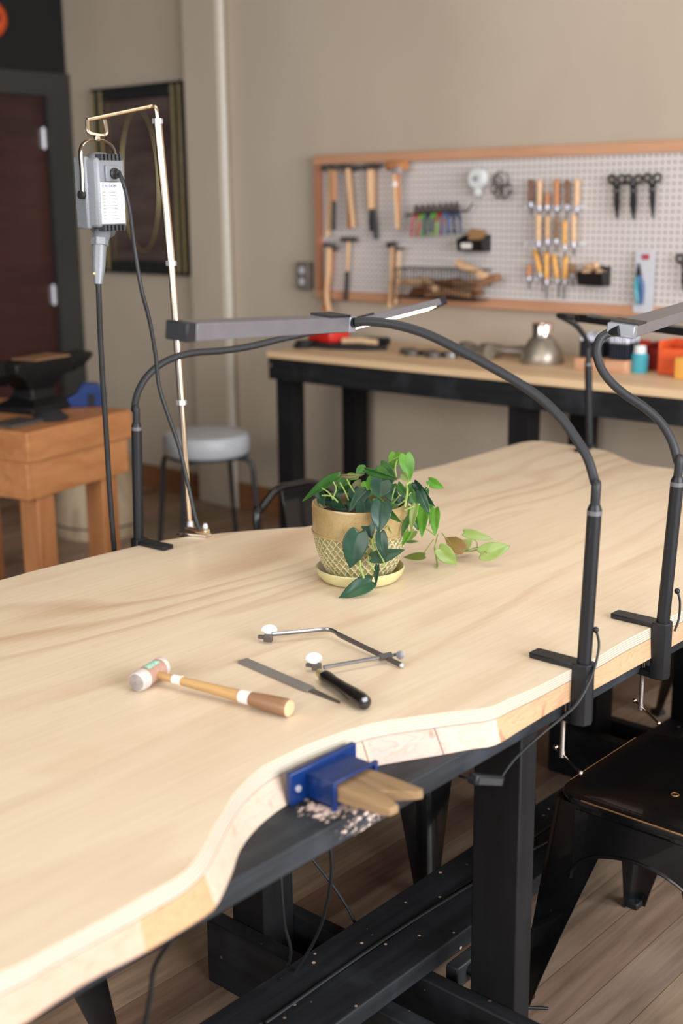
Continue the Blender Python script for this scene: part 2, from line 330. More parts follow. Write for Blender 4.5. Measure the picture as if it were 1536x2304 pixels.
# ------------------------------------------------------------------ mesh builder
class MB:
    def __init__(s): s.v = []; s.f = []; s.m = []
    def add(s, vs, fs, mi=0):
        o = len(s.v); s.v += [V(p) for p in vs]; s.f += [tuple(i + o for i in f) for f in fs]; s.m += [mi] * len(fs); return s
    def box(s, c, d, ax=None, mi=0):
        c = V(c); ax = ax or (V((1, 0, 0)), V((0, 1, 0)), V((0, 0, 1)))
        vs = [c + ax[0] * (d[0] / 2 * i) + ax[1] * (d[1] / 2 * j) + ax[2] * (d[2] / 2 * k) for i in (-1, 1) for j in (-1, 1) for k in (-1, 1)]
        return s.add(vs, [(0, 1, 3, 2), (4, 6, 7, 5), (0, 4, 5, 1), (2, 3, 7, 6), (0, 2, 6, 4), (1, 5, 7, 3)], mi)
    def span(s, a, b, mi=0):
        a = V(a); b = V(b); return s.box((a + b) / 2, [abs(q) for q in (b - a)], None, mi)
    def tube(s, pts, r, n=12, mi=0, cap=True, flat=None, up=None):
        pts = [V(p) for p in pts]; k = len(pts)
        rr = [r] * k if isinstance(r, (int, float)) else list(r)
        T = [(pts[min(i + 1, k - 1)] - pts[max(i - 1, 0)]).normalized() for i in range(k)]
        a = V(up) if up else (V((0, 0, 1)) if abs(T[0].z) < .9 else V((1, 0, 0)))
        u = (a - T[0] * a.dot(T[0])).normalized(); vs = []; sx, sy = flat or (1, 1)
        for i in range(k):
            u = (u - T[i] * u.dot(T[i])).normalized(); w_ = T[i].cross(u)
            for j in range(n):
                t = 2 * pi * j / n; vs.append(pts[i] + (u * cos(t) * sx + w_ * sin(t) * sy) * rr[i])
        fs = [(i * n + j, i * n + (j + 1) % n, (i + 1) * n + (j + 1) % n, (i + 1) * n + j) for i in range(k - 1) for j in range(n)]
        if cap: fs += [tuple(range(n - 1, -1, -1)), tuple(range((k - 1) * n, k * n))]
        return s.add(vs, fs, mi)
    def lathe(s, c, prof, n=32, axis=(0, 0, 1), mi=0, cap=True, close=False):
        c = V(c); z = V(axis).normalized(); a = V((1, 0, 0)) if abs(z.x) < .9 else V((0, 1, 0))
        u = (a - z * a.dot(z)).normalized(); w_ = z.cross(u); k = len(prof); vs = []
        for (r, h) in prof:
            for j in range(n):
                t = 2 * pi * j / n; vs.append(c + z * h + (u * cos(t) + w_ * sin(t)) * max(r, 1e-5))
        fs = [(i * n + j, i * n + (j + 1) % n, (i + 1) * n + (j + 1) % n, (i + 1) * n + j) for i in range(k - 1) for j in range(n)]
        if close: fs += [((k - 1) * n + j, (k - 1) * n + (j + 1) % n, (j + 1) % n, j) for j in range(n)]
        elif cap: fs += [tuple(range(n - 1, -1, -1)), tuple(range((k - 1) * n, k * n))]
        return s.add(vs, fs, mi)
    def ball(s, c, r, mi=0, n=12):
        return s.lathe(c, [(r * sin(pi * i / n), -r * cos(pi * i / n)) for i in range(n + 1)], n * 2, mi=mi, cap=False)
    def prism(s, poly, o, ex, ey, ez, h, mi=0, mside=None):
        """poly in (ex,ey), extruded by h along ez from o"""
        o = V(o); ex = V(ex); ey = V(ey); ez = V(ez); n = len(poly)
        vs = [o + ex * p[0] + ey * p[1] for p in poly] + [o + ex * p[0] + ey * p[1] + ez * h for p in poly]
        s.add(vs, [tuple(range(n - 1, -1, -1)), tuple(range(n, 2 * n))], mi)
        off = len(s.v) - 2 * n; mside = mi if mside is None else mside
        for j in range(n): s.f.append((off + j, off + (j + 1) % n, off + n + (j + 1) % n, off + n + j)); s.m.append(mside)
        return s
    def torus(s, c, R, r, axis=(0, 0, 1), n=28, k=8, mi=0):
        return s.lathe(c, [(R + r * cos(2 * pi * i / k), r * sin(2 * pi * i / k)) for i in range(k)], n, axis, mi, False, True)
    def build(s, name, mats, parent=None, bevel=0, smooth=35, label=None, world=True):
        me = bpy.data.meshes.new(name)
        off = wloc(parent) if (parent and world) else V((0, 0, 0))
        me.from_pydata([tuple(p - off) for p in s.v], [], s.f)
        if isinstance(mats, str): mats = [mats]
        for q in mats: me.materials.append(MATS[q])
        for p, mi in zip(me.polygons, s.m): p.material_index = mi; p.use_smooth = True
        me.validate(); me.update()
        import bmesh
        bm = bmesh.new(); bm.from_mesh(me); bmesh.ops.recalc_face_normals(bm, faces=bm.faces); bm.to_mesh(me); bm.free()
        me.set_sharp_from_angle(angle=R_(smooth))
        o = bpy.data.objects.new(name, me); COL.objects.link(o)
        if parent: o.parent = parent
        if bevel:
            b = o.modifiers.new('bevel', 'BEVEL'); b.width = bevel; b.segments = 2; b.limit_method = 'ANGLE'; b.angle_limit = R_(50)
        if label: o['label'] = label
        return o
def wloc(o):
    l = V((0, 0, 0))
    while o: l = l + V(o.location); o = o.parent
    return l
def thing(name, label, cat, loc=(0, 0, 0), group=None, rz=0):
    o = bpy.data.objects.new(name, None); COL.objects.link(o); o.location = loc; o.rotation_euler = (0, 0, rz); o.empty_display_size = .05
    return tag(o, label, cat, group)
def tag(o, label, cat, group=None, kind=None):
    if label: o['label'] = label
    if cat: o['category'] = cat
    if group: o['group'] = group
    if kind: o['kind'] = kind
    return o
def struct(name, mb, mats, parent=None, **k):
    o = mb.build(name, mats, parent, **k)
    if not parent: o['kind'] = 'structure'
    return o
def smoothpath(pts, per=8, closed=False):
    pts = [V(p) for p in pts]; out = []; n = len(pts)
    for i in range(n if closed else n - 1):
        if closed: p0, p1, p2, p3 = pts[i - 1], pts[i], pts[(i + 1) % n], pts[(i + 2) % n]
        else: p0, p1, p2, p3 = pts[max(i - 1, 0)], pts[i], pts[i + 1], pts[min(i + 2, n - 1)]
        for k in range(per):
            t = k / per; t2 = t * t; t3 = t2 * t
            out.append(.5 * ((2 * p1) + (p2 - p0) * t + (2 * p0 - 5 * p1 + 4 * p2 - p3) * t2 + (3 * p1 - p0 - 3 * p2 + p3) * t3))
    if not closed: out.append(pts[-1])
    return out
EX, EY, EZ = V((1, 0, 0)), V((0, 1, 0)), V((0, 0, 1))

# ================================================================== SETTING
WY, WX, CEIL = 4.42, -5.9, 3.5
struct('floor', MB().span((WX - .1, -3, -.05), (3.1, WY + .1, 0)), 'floor_planks')
struct('wall_back', MB().span((WX - .1, WY, 0), (3.1, WY + .1, CEIL)), 'plaster')
struct('wall_left', MB().span((WX - .12, -3, 2.22), (WX, WY, CEIL)).span((WX - .12, -3, 0), (WX, 3.18, 2.22)).span((WX - .12, 4.30, 0), (WX, WY, 2.22)), 'black_wall')
struct('ceiling', MB().span((WX - .1, -3, CEIL), (3.1, WY + .1, CEIL + .05)), 'ceiling_paint')
struct('wall_right', MB().span((3.0, 3.9, 0), (3.1, WY, CEIL)).span((3.0, -3, 0), (3.1, 3.9, .6)).span((3.0, -3, 3.1), (3.1, 3.9, CEIL)), 'plaster')
struct('trim_1', MB().span((-4.875, WY - .065, 0), (-4.625, WY, CEIL)), 'plaster', bevel=.008)          # boxed pilaster
struct('baseboard_back', MB().span((WX, WY - .018, 0), (-4.88, WY, .13)).span((-4.62, WY - .018, 0), (3, WY, .13)), 'baseboard_wood')
struct('trim_2', MB().span((WX, 4.26, 0), (WX + .03, WY - .005, 2.16)).span((WX, 3.1, 2.12), (WX + .031, WY - .004, 2.24)).span((WX, 3.1, 0), (WX + .03, 3.22, 2.12)), 'casing_grey')
plain('lit_edge_pale', srgb(200, 192, 180), .3, 0, .03)
struct('trim_lit_edge', MB().tube([(-4.622, WY - .040, 0), (-4.622, WY - .040, CEIL)], .018, 20), 'lit_edge_pale')  # added pale strip; its colour carries window light on the pilaster's right side
d = tag(MB().span((WX - .05, 3.22, .01), (WX - .01, 4.26, 2.135)).build('door_1', 'red_wood_door'), None, None, None, 'structure')
for z in (1.06, 1.90):
    MB().lathe((WX + .012, 4.235, z - .055), [(.012, 0), (.012, .11)], 12).span((WX - .01, 4.225, z - .05), (WX + .004, 4.26, z + .05)).build('hinge', 'zinc', d)
# small wall outlet
t = thing('outlet_box', 'grey metal double outlet box on back wall left of pegboard', 'outlet', YP(692, 620, WY))
c = YP(692, 620, WY)
MB().box(c + V((0, -.02, 0)), (.082, .04, .13)).build('box', 'outlet_grey', t, bevel=.006)
for dz in (-.026, .026): MB().lathe(c + V((0, -.04, dz)), [(.017, .0), (.017, .004), (.001, .004)], 20, (0, -1, 0)).build('socket', 'vinyl_white', t)
# red round thing high on the black wall
p = XP(-28, 42, WX + .0)
t = thing('alarm_bell', 'red round dome on black wall above the door, cut by left frame edge', 'alarm bell', p)
MB().lathe(p, [(.10, .0), (.10, .02), (.085, .05), (.05, .07), (.001, .075)], 32, (1, 0, 0)).build('dome', 'orange_plastic', t)
MB().lathe(p, [(.03, .075), (.03, .082), (.001, .082)], 24, (1, 0, 0)).build('boss', 'dark_red', t)

# framed mirror on the back wall
a, b_ = YP(228, 203, WY), YP(435, 615, WY)
mx0, mx1, mz0, mz1 = YP(228, 400, WY).x, YP(425, 400, WY).x, YP(330, 616, WY).z, YP(330, 190, WY).z
t = thing('framed_mirror', 'tall dark mirror in brass edged frame on back wall', 'mirror', ((mx0 + mx1) / 2, WY, mz0))
fw = .07
MB().span((mx0, WY - .04, mz0), (mx0 + fw, WY, mz1)).span((mx1 - fw, WY - .04, mz0), (mx1, WY, mz1)).span((mx0 + fw, WY - .04, mz1 - fw), (mx1 - fw, WY, mz1)).span((mx0 + fw, WY - .04, mz0), (mx1 - fw, WY, mz0 + fw)).build('frame', 'verdigris_dark', t, bevel=.01)
MB().span((mx0 + fw, WY - .02, mz0 + fw), (mx1 - fw, WY, mz1 - fw)).build('mirror_glass', 'mirror_glass', t)
for x, y0 in ((mx0 + .004, 0), (mx0 + fw - .005, 0), (mx1 - .018, 0), (mx1 - fw + .003, 0)):
    MB().span((x, WY - .043, mz0 + .01), (x + .016, WY - .038, mz1 - .01)).build('brass_strip', 'brass', t)
for z in (mz0 + .003, mz1 - .017):
    MB().span((mx0, WY - .047, z), (mx1, WY - .038, z + .014)).build('brass_strip', 'verdigris_dark', t)
arc = [V(((mx0 + mx1) / 2 + .15 * cos(t_), WY - .025, (mz0 + mz1) / 2 + .36 * sin(t_))) for t_ in [2 * pi * k / 48 for k in range(49)]]
MB().tube(arc, .003, 6).build('oval_line', 'brass', t)

# ================================================================== BACK WORKBENCH
BZ, BY = .93, 3.80
bx0 = ZP(599, 783, BZ).x
bx0 = YP(599, 785, BY).x
t = thing('wall_workbench', 'long black framed workbench with pale wooden top under the pegboard', 'workbench', (-2.5, 4.1, 0))
MB().span((bx0, BY, BZ - .028), (-.9, WY - .004, BZ)).build('worktop', 'bench_top_wood', t, bevel=.002)
MB().span((bx0 + .005, BY + .006, BZ - .12), (-.905, BY + .046, BZ - .029)).span((bx0 + .005, WY - .06, BZ - .12), (-.905, WY - .02, BZ - .029)).span((bx0 + .005, BY + .046, BZ - .12), (bx0 + .045, WY - .06, BZ - .029)).build('apron', 'black_paint_x', t)
lx = [bx0 + .01, YP(1127, 950, BY).x, -1.0]
for k, x in enumerate(lx):
    MB().span((x, BY + .046, 0), (x + .085, BY + .131, BZ - .03)).build('leg', 'black_paint_z', t)
    MB().span((x, WY - .145, 0), (x + .085, WY - .061, BZ - .03)).build('leg', 'black_paint_z', t)
# ================================================================== PEGBOARD
PF = WY - .035
px0, px1 = YP(711, 500, PF).x, -1.35
pz1, pz0 = YP(711, 350, PF).z, YP(716, 672, PF).z
t = thing('pegboard', 'large white pegboard in a reddish pine frame on the back wall', 'pegboard', (-2.7, PF, pz0))
MB().span((px0 + .04, PF + .004, pz0 + .04), (px1 - .04, WY - .003, pz1 - .04)).build('board', 'pegboard_face', t)
MB().span((px0, PF - .014, pz1 - .042), (px1, WY - .002, pz1)).build('frame_rail', 'frame_wood', t, bevel=.003)
MB().span((px0, PF - .014, pz0), (px1, WY - .002, pz0 + .042)).build('frame_rail', 'frame_wood', t, bevel=.003)
for x in (px0, px1 - .042): MB().span((x, PF - .013, pz0 + .0425), (x + .042, WY - .002, pz1 - .0425)).build('frame_stile', 'frame_wood_z', t, bevel=.003)
def W(x, y, off=.02): return YP(x, y, PF + .004 - off)
def hpath(pts, off): return [W(x, y, off) for x, y in pts]
def hammer(label, head, hpts, wpx, hmat='hickory', grip=None, headmat='dark_steel', kind='flat', off=.035, group='hammers hanging on the pegboard', band=None, name='hammer'):
    """head: (x0,y0,x1,y1) axis ends + thickness px; hpts: handle points top to bottom"""
    hx0, hy0, hx1, hy1, th = head
    a, b_ = W(hx0, hy0, off), W(hx1, hy1, off); r = pxr(a, th)
    t = thing(name, label, 'mallet' if name == 'mallet' else 'hammer', W(hpts[-1][0], hpts[-1][1], off), group)
    ax = (b_ - a); L = ax.length; ax.normalize()
    if kind == 'flat': prof = [(r * .9, 0), (r, .004), (r, L * .3), (r * .62, L * .38), (r * .8, L * .5), (r * .75, L * .6), (r * .3, L)]
    elif kind == 'ball': prof = [(r * .9, 0), (r, .005), (r * .95, L * .28), (r * .6, L * .38), (r * .75, L * .55), (r * .5, L * .7), (r * .8, L * .85), (r * .5, L)]
    else: prof = [(r * .92, 0), (r, .004), (r, L - .004), (r * .92, L)]
    MB().lathe(a, prof, 18, ax).build('head', headmat, t)
    p = smoothpath(hpath(hpts, off), 5); q = W(*hpts[0], off); n = len(p)
    rr = [pxr(q, wpx) * (1 + .12 * sin(pi * 2 * i / n) + .12 * (i / n)) for i in range(n)]
    MB().tube(p, rr, 12, flat=(1, .75), up=(0, -1, 0)).build('handle', hmat, t)
    if grip: MB().tube(hpath(grip[0], off), pxr(q, grip[1]), 12, flat=(1, .8), up=(0, -1, 0)).build('grip', 'rubber_black', t)
    if band: MB().tube(hpath(band, off), pxr(q, wpx + 2), 12).build('tape_band', 'tape_white', t)
    return t
G1 = 'hammers on the upper peg row'; G2 = 'hammers on the lower peg row'
hammer('long plain-handled hammer at the far left of the upper hammer row', (726, 378, 760, 374, 14), [(744, 380), (742, 440), (738, 530)], 13, 'hickory', group=G1)
hammer('hammer with black lower grip, second from left in upper hammer row', (748, 380, 778, 370, 12), [(752, 380), (752, 440), (751, 460)], 9, 'hickory_orange', ([(752, 452), (751, 518)], 11), group=G1, off=.06)
hammer('plain pale handle hammer flaring at its foot, third in upper hammer row', (770, 376, 806, 374, 12), [(783, 380), (788, 440), (795, 511)], 14, 'hickory', group=G1)
hammer('hammer half hidden behind the flaring pale handle in upper row', (790, 381, 822, 376, 10), [(786, 384), (785, 450), (785, 514)], 11, 'hickory_orange', group=G1, off=.012)
hammer('broad tan handled hammer with black grip in the upper row', (818, 377, 852, 371, 14), [(835, 382), (835, 430), (836, 470)], 24, 'hickory', ([(836, 458), (842, 500), (845, 538)], 13), group=G1)
hammer('hammer with black grip and tag behind the broad tan handle', (842, 376, 864, 372, 10), [(842, 384), (841, 440), (836, 465)], 9, 'hickory_orange', ([(835, 458), (833, 500), (835, 520)], 10), group=G1, off=.012)
hammer('wooden mallet with brown barrel head at right end of upper row', (872, 373, 913, 372, 22), [(896, 384), (897, 440), (896, 517)], 9, 'hickory_orange', headmat='hickory_orange', kind='barrel', group='mallets on the pegboard', name='mallet', off=.06)
hammer('small mallet with silver head and white taped handle in upper row', (884, 386, 900, 382, 14), [(886, 392), (889, 440), (894, 514)], 10, 'hickory', headmat='zinc', kind='barrel', group='mallets on the pegboard', band=[(887, 410), (888, 420)], name='mallet', off=.085)
hammer('ball hammer with long pale curved handle in the lower left', (731, 551, 757, 553, 13), [(740, 557), (739, 610), (735, 660), (741, 702)], 14, 'hickory', headmat='steel', kind='ball', group=G2, off=.05)
hammer('hammer with thick brown handle hidden behind the ball hammer', (738, 558, 762, 562, 9), [(744, 562), (740, 620), (728, 705)], 16, 'hickory_orange', group=G2, off=.015)
hammer('black square headed hammer with black grip in the lower row', (768, 539, 802, 539, 11), [(784, 544), (783, 580), (781, 614)], 9, 'hickory', ([(781, 610), (777, 676)], 11), group=G2, kind='barrel')
hammer('black headed hammer with straight tan handle in the lower row', (872, 552, 890, 549, 14), [(883, 556), (881, 620), (877, 690)], 13, 'hickory', group=G2, kind='barrel')
hammer('slim hammer with small pale head beside the straight tan handle', (890, 562, 914, 557, 8), [(897, 564), (895, 620), (890, 684)], 9, 'beech', headmat='steel', group=G2, off=.05)
# pliers on a rail
a, b_ = W(912, 484, .05), W(1052, 474, .05)
t = thing('plier_rail', 'thin black rail carrying pliers, its right end bent upward', 'rail', W(912, 484, .05))
MB().tube([W(912, 484, .002), a, b_, W(1060, 462, .05), W(1062, 458, .06)], .004, 8).tube([W(985, 479, .05), W(985, 479, .0)], .004, 8).build('rail', 'cast_black', t)
pl = [(937, 'pink_grip', 'pliers with pink red handles at left end of the rail', -6), (950, 'green_grip', 'pliers with green handles second from the left on the rail', -8), (963, 'navy_grip', 'pliers with navy handles between the two green pairs', -2),
      (975, 'green_grip', 'green handled pliers near the middle of the rail', -1), (990, 'dark_red', 'pliers with dark red handles right of the middle green pair', -5), (1003, 'blue_grip', 'pliers with blue handles third from the right on the rail', -2),
      (1015, 'navy_grip', 'pliers with dark navy handles second from right on the rail', 0), (1027, 'navy_grip', 'large dark navy pliers at the right end of the rail', 3)]
for x, g, lab, sl in pl:
    y = 484 - (x - 912) * .07; t = thing('pliers', lab, 'pliers', W(x, y, .06), 'pliers on the rail')
    r = pxr(W(x, y), 7)
    for s in (-1, 1):
        MB().tube([W(x + s * 1, y - 22, .065), W(x + s * 4, y - 10, .065), W(x + s * 3, y - 2, .07)], [r * .5, r, r], 8).build('jaw', 'dark_steel', t)
        MB().tube(smoothpath([W(x + s * 2, y + 2, .07), W(x + s * 7 + sl * .2, y + 18, .075), W(x + s * 6 + sl, y + 50, .075)], 4), r * .95, 8).build('handle', g, t)
# tape dispenser, ring cluster
c = W(1076, 402, .03); t = thing('tape_dispenser', 'round white plastic dispenser hanging near the pegboard top', 'dispenser', c)
r = pxr(c, 44)
MB().lathe(c, [(r * .3, -.02), (r, -.02), (r, .02), (r * .3, .02)], 28, (0, 1, 0), close=True, cap=False).build('disc', 'white_plastic', t, bevel=.003)
MB().lathe(c, [(r * .28, -.024), (r * .28, .02)], 20, (0, 1, 0)).build('hub', 'zinc', t)
MB().box(W(1075, 430, .03), (r * .65, .03, r * .9)).build('spout', 'white_plastic', t, bevel=.004)
rings = [(1118, 408, 17), (1128, 402, 20), (1138, 430, 15), (1120, 432, 16), (1146, 424, 12), (1130, 438, 13), (1112, 422, 14)]
for k, (x, y, s_) in enumerate(rings):
    c = W(x, y, .02 + .008 * k)
    o = MB().torus(c - W(x, y, .02 + .008 * k), pxr(c, 2 * s_ * .8), .0035, (random.uniform(-.5, .5), -1, random.uniform(-.4, .4))).build('metal_ring', 'steel' if k % 3 else 'dark_steel')
    o.location = c; tag(o, 'thin metal ring in the cluster right of the white dispenser', 'ring', 'metal rings bunched on a peg')
# bins
def bin_(x0, y0, x1, y1, label, dpt=.075):
    a, b_ = W(x0, y1, 0), W(x1, y0, 0); t = thing('parts_bin', label, 'bin', ((a.x + b_.x) / 2, PF, a.z), 'black bins on the pegboard')
    wdt, h = (b_.x - a.x) * .86, b_.z - a.z; x, z = a.x + .004, a.z; y = PF + .002; th = .003
    sec = [(0, 0), (-dpt * .85, 0), (-dpt, h * .7), (-dpt + th, h * .7), (-dpt * .85 + th, th), (-th, th), (-th, h), (0, h)]
    m = MB().prism(sec, (x, y, z), EY, EZ, EX, wdt)
    for xx in (x, x + wdt - th): m.prism([(0, 0), (-dpt * .85, 0), (-dpt, h * .7), (0, h)], (xx, y, z), EY, EZ, EX, th)
    m.build('bin_shell', 'bin_black', t); return t, x, y, z, wdt, h
t, x, y, z, wd, h = bin_(1048, 528, 1112, 564, 'black bin with white label holding folded cardboard, below the pliers rail')
MB().box((x + wd * .42, y - .0745, z + h * .35), (wd * .42, .002, h * .32)).build('label_card', 'tape_white', t)
o = MB().box((0, 0, 0), (wd * .5, .03, .045)).build('cardboard_piece', 'cardboard'); o.location = (x + wd * .62, y - .035, z + .03 + h * .55); o.rotation_euler = (0, .1, .1)
tag(o, 'folded brown cardboard piece standing in the labelled black bin', 'cardboard')
t, x, y, z, wd, h = bin_(1316, 600, 1382, 640, 'black bin heaped with small wood blocks, lower right of pegboard')
for k in range(6):
    o = MB().box((0, 0, 0), (.035, .02, .02)).build('wood_block', 'beech', bevel=.002); o.location = (x + .02 + .014 * k, y - .03 - .012 * (k % 2), z + h * .62 + .022 * (k in (1, 2, 3)) + .006)
    o.rotation_euler = (random.uniform(-.4, .4), random.uniform(-.6, .6), random.uniform(-.8, .8)); tag(o, 'small pale wood block heaped in the lower right bin', 'wood block', 'wood blocks in the black bin')
# gravers / chisels
def chisel(name, label, x, y0, y1, wpx, mat, x1=None, blade=0, off=.03, row=1):
    x1 = x if x1 is None else x1
    a, b_ = W(x, y0, off), W(x1, y1, off); t = thing(name, label, 'chisel' if name == 'wood_chisel' else 'handle tool', b_, 'wooden handled tools row %s' % ['', 'top', 'middle', 'bottom'][row])
    L = (b_ - a).length; ax = (b_ - a).normalized(); r = pxr(a, wpx)
    MB().lathe(a, [(r * .5, 0), (r * .85, L * .05), (r, L * .2), (r * .75, L * .45), (r * .95, L * .7), (r * .7, L * .95), (r * .6, L)], 14, ax).build('handle', mat, t)
    MB().lathe(b_, [(r * .62, -.006), (r * .62, .016), (r * .4, .018)], 14, ax).build('ferrule', 'silver_tips', t)
    bl = .05 + blade * depth(a) / F
    MB().box(b_ + ax * (.016 + bl / 2 * .7), (r * .5, .003, bl * .7)).build('blade', 'steel', t)
rows = [(1, [(1194, 404, 456, 13, 'walnut', 0, 'walnut'), (1213, 404, 464, 14, 'beech', 0, 'pale beech'), (1231, 434, 462, 12, 'hickory_orange', 0, 'short orange'), (1252, 403, 464, 14, 'hickory_orange', 0, 'reddish brown'), (1275, 405, 462, 12, 'walnut', 0, 'dark brown'), (1297, 402, 465, 14, 'beech', 0, 'pale')]),
        (2, [(1211, 482, 544, 14, 'beech', 0, 'pale'), (1231, 486, 540, 12, 'hickory', 0, 'tan'), (1251, 488, 538, 11, 'scrap_wood', 0, 'weathered'), (1270, 496, 552, 12, 'yellow_wood', 0, 'yellow'), (1290, 482, 546, 14, 'beech', 0, 'pale')]),
        (3, [(1190, 596, 622, 12, 'hickory_orange', 0, 'stubby orange'), (1203, 562, 615, 13, 'yellow_wood', 12, 'slanting yellow'), (1229, 565, 630, 13, 'yellow_wood', 0, 'upright yellow'), (1245, 573, 627, 13, 'yellow_wood', 8, 'leaning yellow'), (1272, 574, 630, 13, 'yellow_wood', -2, 'thick yellow'), (1288, 594, 616, 12, 'cardboard', 0, 'stubby brown')])]
posn = ['left end', 'second place', 'third place', 'fourth place', 'fifth place', 'right end']
for rw, items in rows:
    for k, (x, y0, y1, wp, mt, dx, cn) in enumerate(items):
        chisel('wood_chisel', '%s handled tool at %s of the %s chisel row' % (cn, 'right end' if k == len(items) - 1 else posn[k], ['', 'top', 'middle', 'bottom'][rw]), x, y0, y1, wp, mt, x + dx, 20 if (rw == 3 and 0 < k < 5) else 0, .03 if rw != 2 else .045, rw)
for y in (470, 552, 632):
    a, b_ = W(1186, y - 4, .02), W(1308, y - 4, .02)
    t = thing('tool_rack', 'clear narrow rack strip under the %s row of wooden handles' % {470: 'top', 552: 'middle', 632: 'bottom'}[y], 'rack', a)
    MB().box((a + b_) / 2 + V((0, .018, 0)), ((b_ - a).x, .006, .012)).build('strip', 'clear_pack', t)
    for q in (0, .2, .4, .6, .8, 1): MB().box(a.lerp(b_, q) + V((0, .0, 0)), (.004, .04, .008)).build('prong', 'clear_pack', t)
# scissors / dividers
def ringtool(x, y, y1, label, wide):
    t = thing('black_shears', label, 'shears', W(x, y1, .03), 'black shears on the pegboard'); r = pxr(W(x, y), 24)
    for s in (-1, 1):
        MB().torus(W(x + s * 11, y, .03 + .004 * s), r * .72, .005, (0, 1, 0)).build('finger_ring', 'bin_black', t)
        MB().tube([W(x + s * 5, y + 10, .03), W(x + s * 2, y + 26, .03), W(x + s * wide, y + 55, .03), W(x + s * 1, y1, .03)], [.006, .008, .008, .002], 8).build('blade', 'cast_black', t)
    MB().ball(W(x, y + 26, .038), .006).build('pivot', 'steel', t)
ringtool(1387, 403, 493, 'leftmost of three black ring handled shears, upper right of pegboard', 2.5)
ringtool(1424, 403, 494, 'middle and thickest of three black ring handled shears', 3.5)
ringtool(1467, 400, 490, 'rightmost and slimmest of three black ring handled shears', 1.5)
ringtool(1540, 582, 660, 'black shears cut off by the right frame edge', 3)
# tin snips pack
a, b_ = W(1424, 703, .02), W(1474, 566, .02)
t = thing('snips_pack', 'white blister card holding blue and black snips', 'tool pack', a)
MB().box((a + b_) / 2, ((b_ - a).x, .004, (b_ - a).z)).build('card', 'clear_pack', t)
q = W(1452, 578, .024); MB().box(q, (.03, .003, .02)).build('red_logo', 'pink_grip', t)
MB().tube([W(1436, 592, .035), W(1436, 620, .035)], [.003, .012], 8).build('blade', 'cast_black', t)
for s in (-1, 1): MB().tube(smoothpath([W(1436, 618, .035), W(1437 + s * 6, 645, .035), W(1438 + s * 2, 684, .035)], 4), .010, 8).build('handle', 'blue_grip' if s > 0 else 'teal_glass', t)
# wire basket with wood
a, b_ = W(926, 664, 0), W(1133, 608, 0); by = PF + .002; dp = .12
t = thing('wire_basket', 'black wire basket of wood scraps at the pegboard foot', 'basket', (a.x, by, a.z))
m = MB(); x0, x1, z0, z1 = a.x, b_.x - .06, a.z, b_.z
for z in (z0, (z0 + z1) / 2, z1): m.tube([(x0, by, z), (x0, by - dp, z), (x1, by - dp, z), (x1, by, z), (x0, by, z)], .0022, 6)
for k in range(27): x = x0 + (x1 - x0) * k / 26; m.tube([(x, by - .003, z0), (x, by - dp, z0), (x, by - dp, z1)], .0018, 5)
m.build('wire_cage', 'cast_black', t)
for k in range(14):
    sm = ['scrap_wood', 'walnut', 'hickory', 'scrap_wood', 'beech'][k % 5]
    u = (k % 7) / 6; layer = k // 7
    o = MB().box((0, 0, 0), (.13 if k % 2 else .09, .03, .026)).build('wood_scrap', sm, bevel=.003)
    o.location = (x0 + .07 + u * (x1 - x0 - .14), by - .035 - .05 * ((k * 3) % 2), z0 + .022 + layer * .036 + .004 * (k % 3)); o.rotation_euler = (0, random.uniform(-.28, .28), random.uniform(-.5, .5))
    tag(o, 'offcut of brown wood lying in the wire basket', 'wood scrap', 'wood scraps in the basket')
o = MB().box((0, 0, 0), (.17, .035, .028)).build('wood_scrap', 'beech', bevel=.004); o.location = W(1062, 614, .08) + V((0, 0, .012)); o.rotation_euler = (0, .35, 0); tag(o, 'pale longest wood block leaning on top of the basket pile', 'wood scrap', 'wood scraps in the basket')
o = MB().box((0, 0, 0), (.15, .035, .03)).build('wood_scrap', 'scrap_wood', bevel=.004); o.location = W(1090, 634, .08); o.rotation_euler = (0, -.3, 0); tag(o, 'brown wood block slanting at the right end of the basket pile', 'wood scrap', 'wood scraps in the basket')

# ------------------------------------------------------------------ things on the back bench
def BP(x, y): return ZP(x, y, BZ)
c = BP(770, 781); t = thing('tool_roll', 'open black and red tool roll on the wall bench', 'tool roll', c)
MB().prism([(-.17, -.09), (.0, -.11), (.16, -.06), (.24, .02), (.15, .10), (-.10, .10)], c, EX, EY, EZ, .02).build('cloth', 'charcoal_cloth', t, bevel=.006)
MB().prism([(-.17, -.05), (-.01, -.07), (.02, .03), (-.06, .09), (-.15, .08)], c + V((0, 0, .021)), (.97, 0, .0), EY, EZ, .055).build('red_pouch', 'red_plastic', t, bevel=.012)
MB().tube([c + V((.02, -.02, .03)), c + V((.10, .0, .035)), c + V((.18, .02, .03))], .013, 8).build('wood_handle', 'beech', t)
MB().tube([c + V((.10, .04, .03)), c + V((.22, .05, .035))], .018, 8).build('black_handle', 'rubber_black', t)
c = BP(682, 783); t = thing('cable_coil', 'small dark cable coil left of the tool roll on wall bench', 'coil', c + V((0, 0, 0)))
MB().torus(c + V((.0, 0, .009)), .036, .009).torus(c + V((0.005, .005, .025)), .034, .009).build('coil', 'rubber_black', t)
c = BP(953, 800)
for k in range(5):
    q = c + V((-.10 + .055 * k, (-.02 if k % 2 else .02), 0)); r = .034
    o = MB().lathe((0, 0, 0), [(r * .55, 0), (r, 0), (r, .022), (r * .55, .022)], 20, close=True, cap=False).build('steel_ring', 'dark_steel' if k % 2 else 'steel', bevel=.002); o.location = q
    tag(o, 'dark flat steel ring in the scattered ring group on wall bench', 'ring', 'flat steel rings on the wall bench')
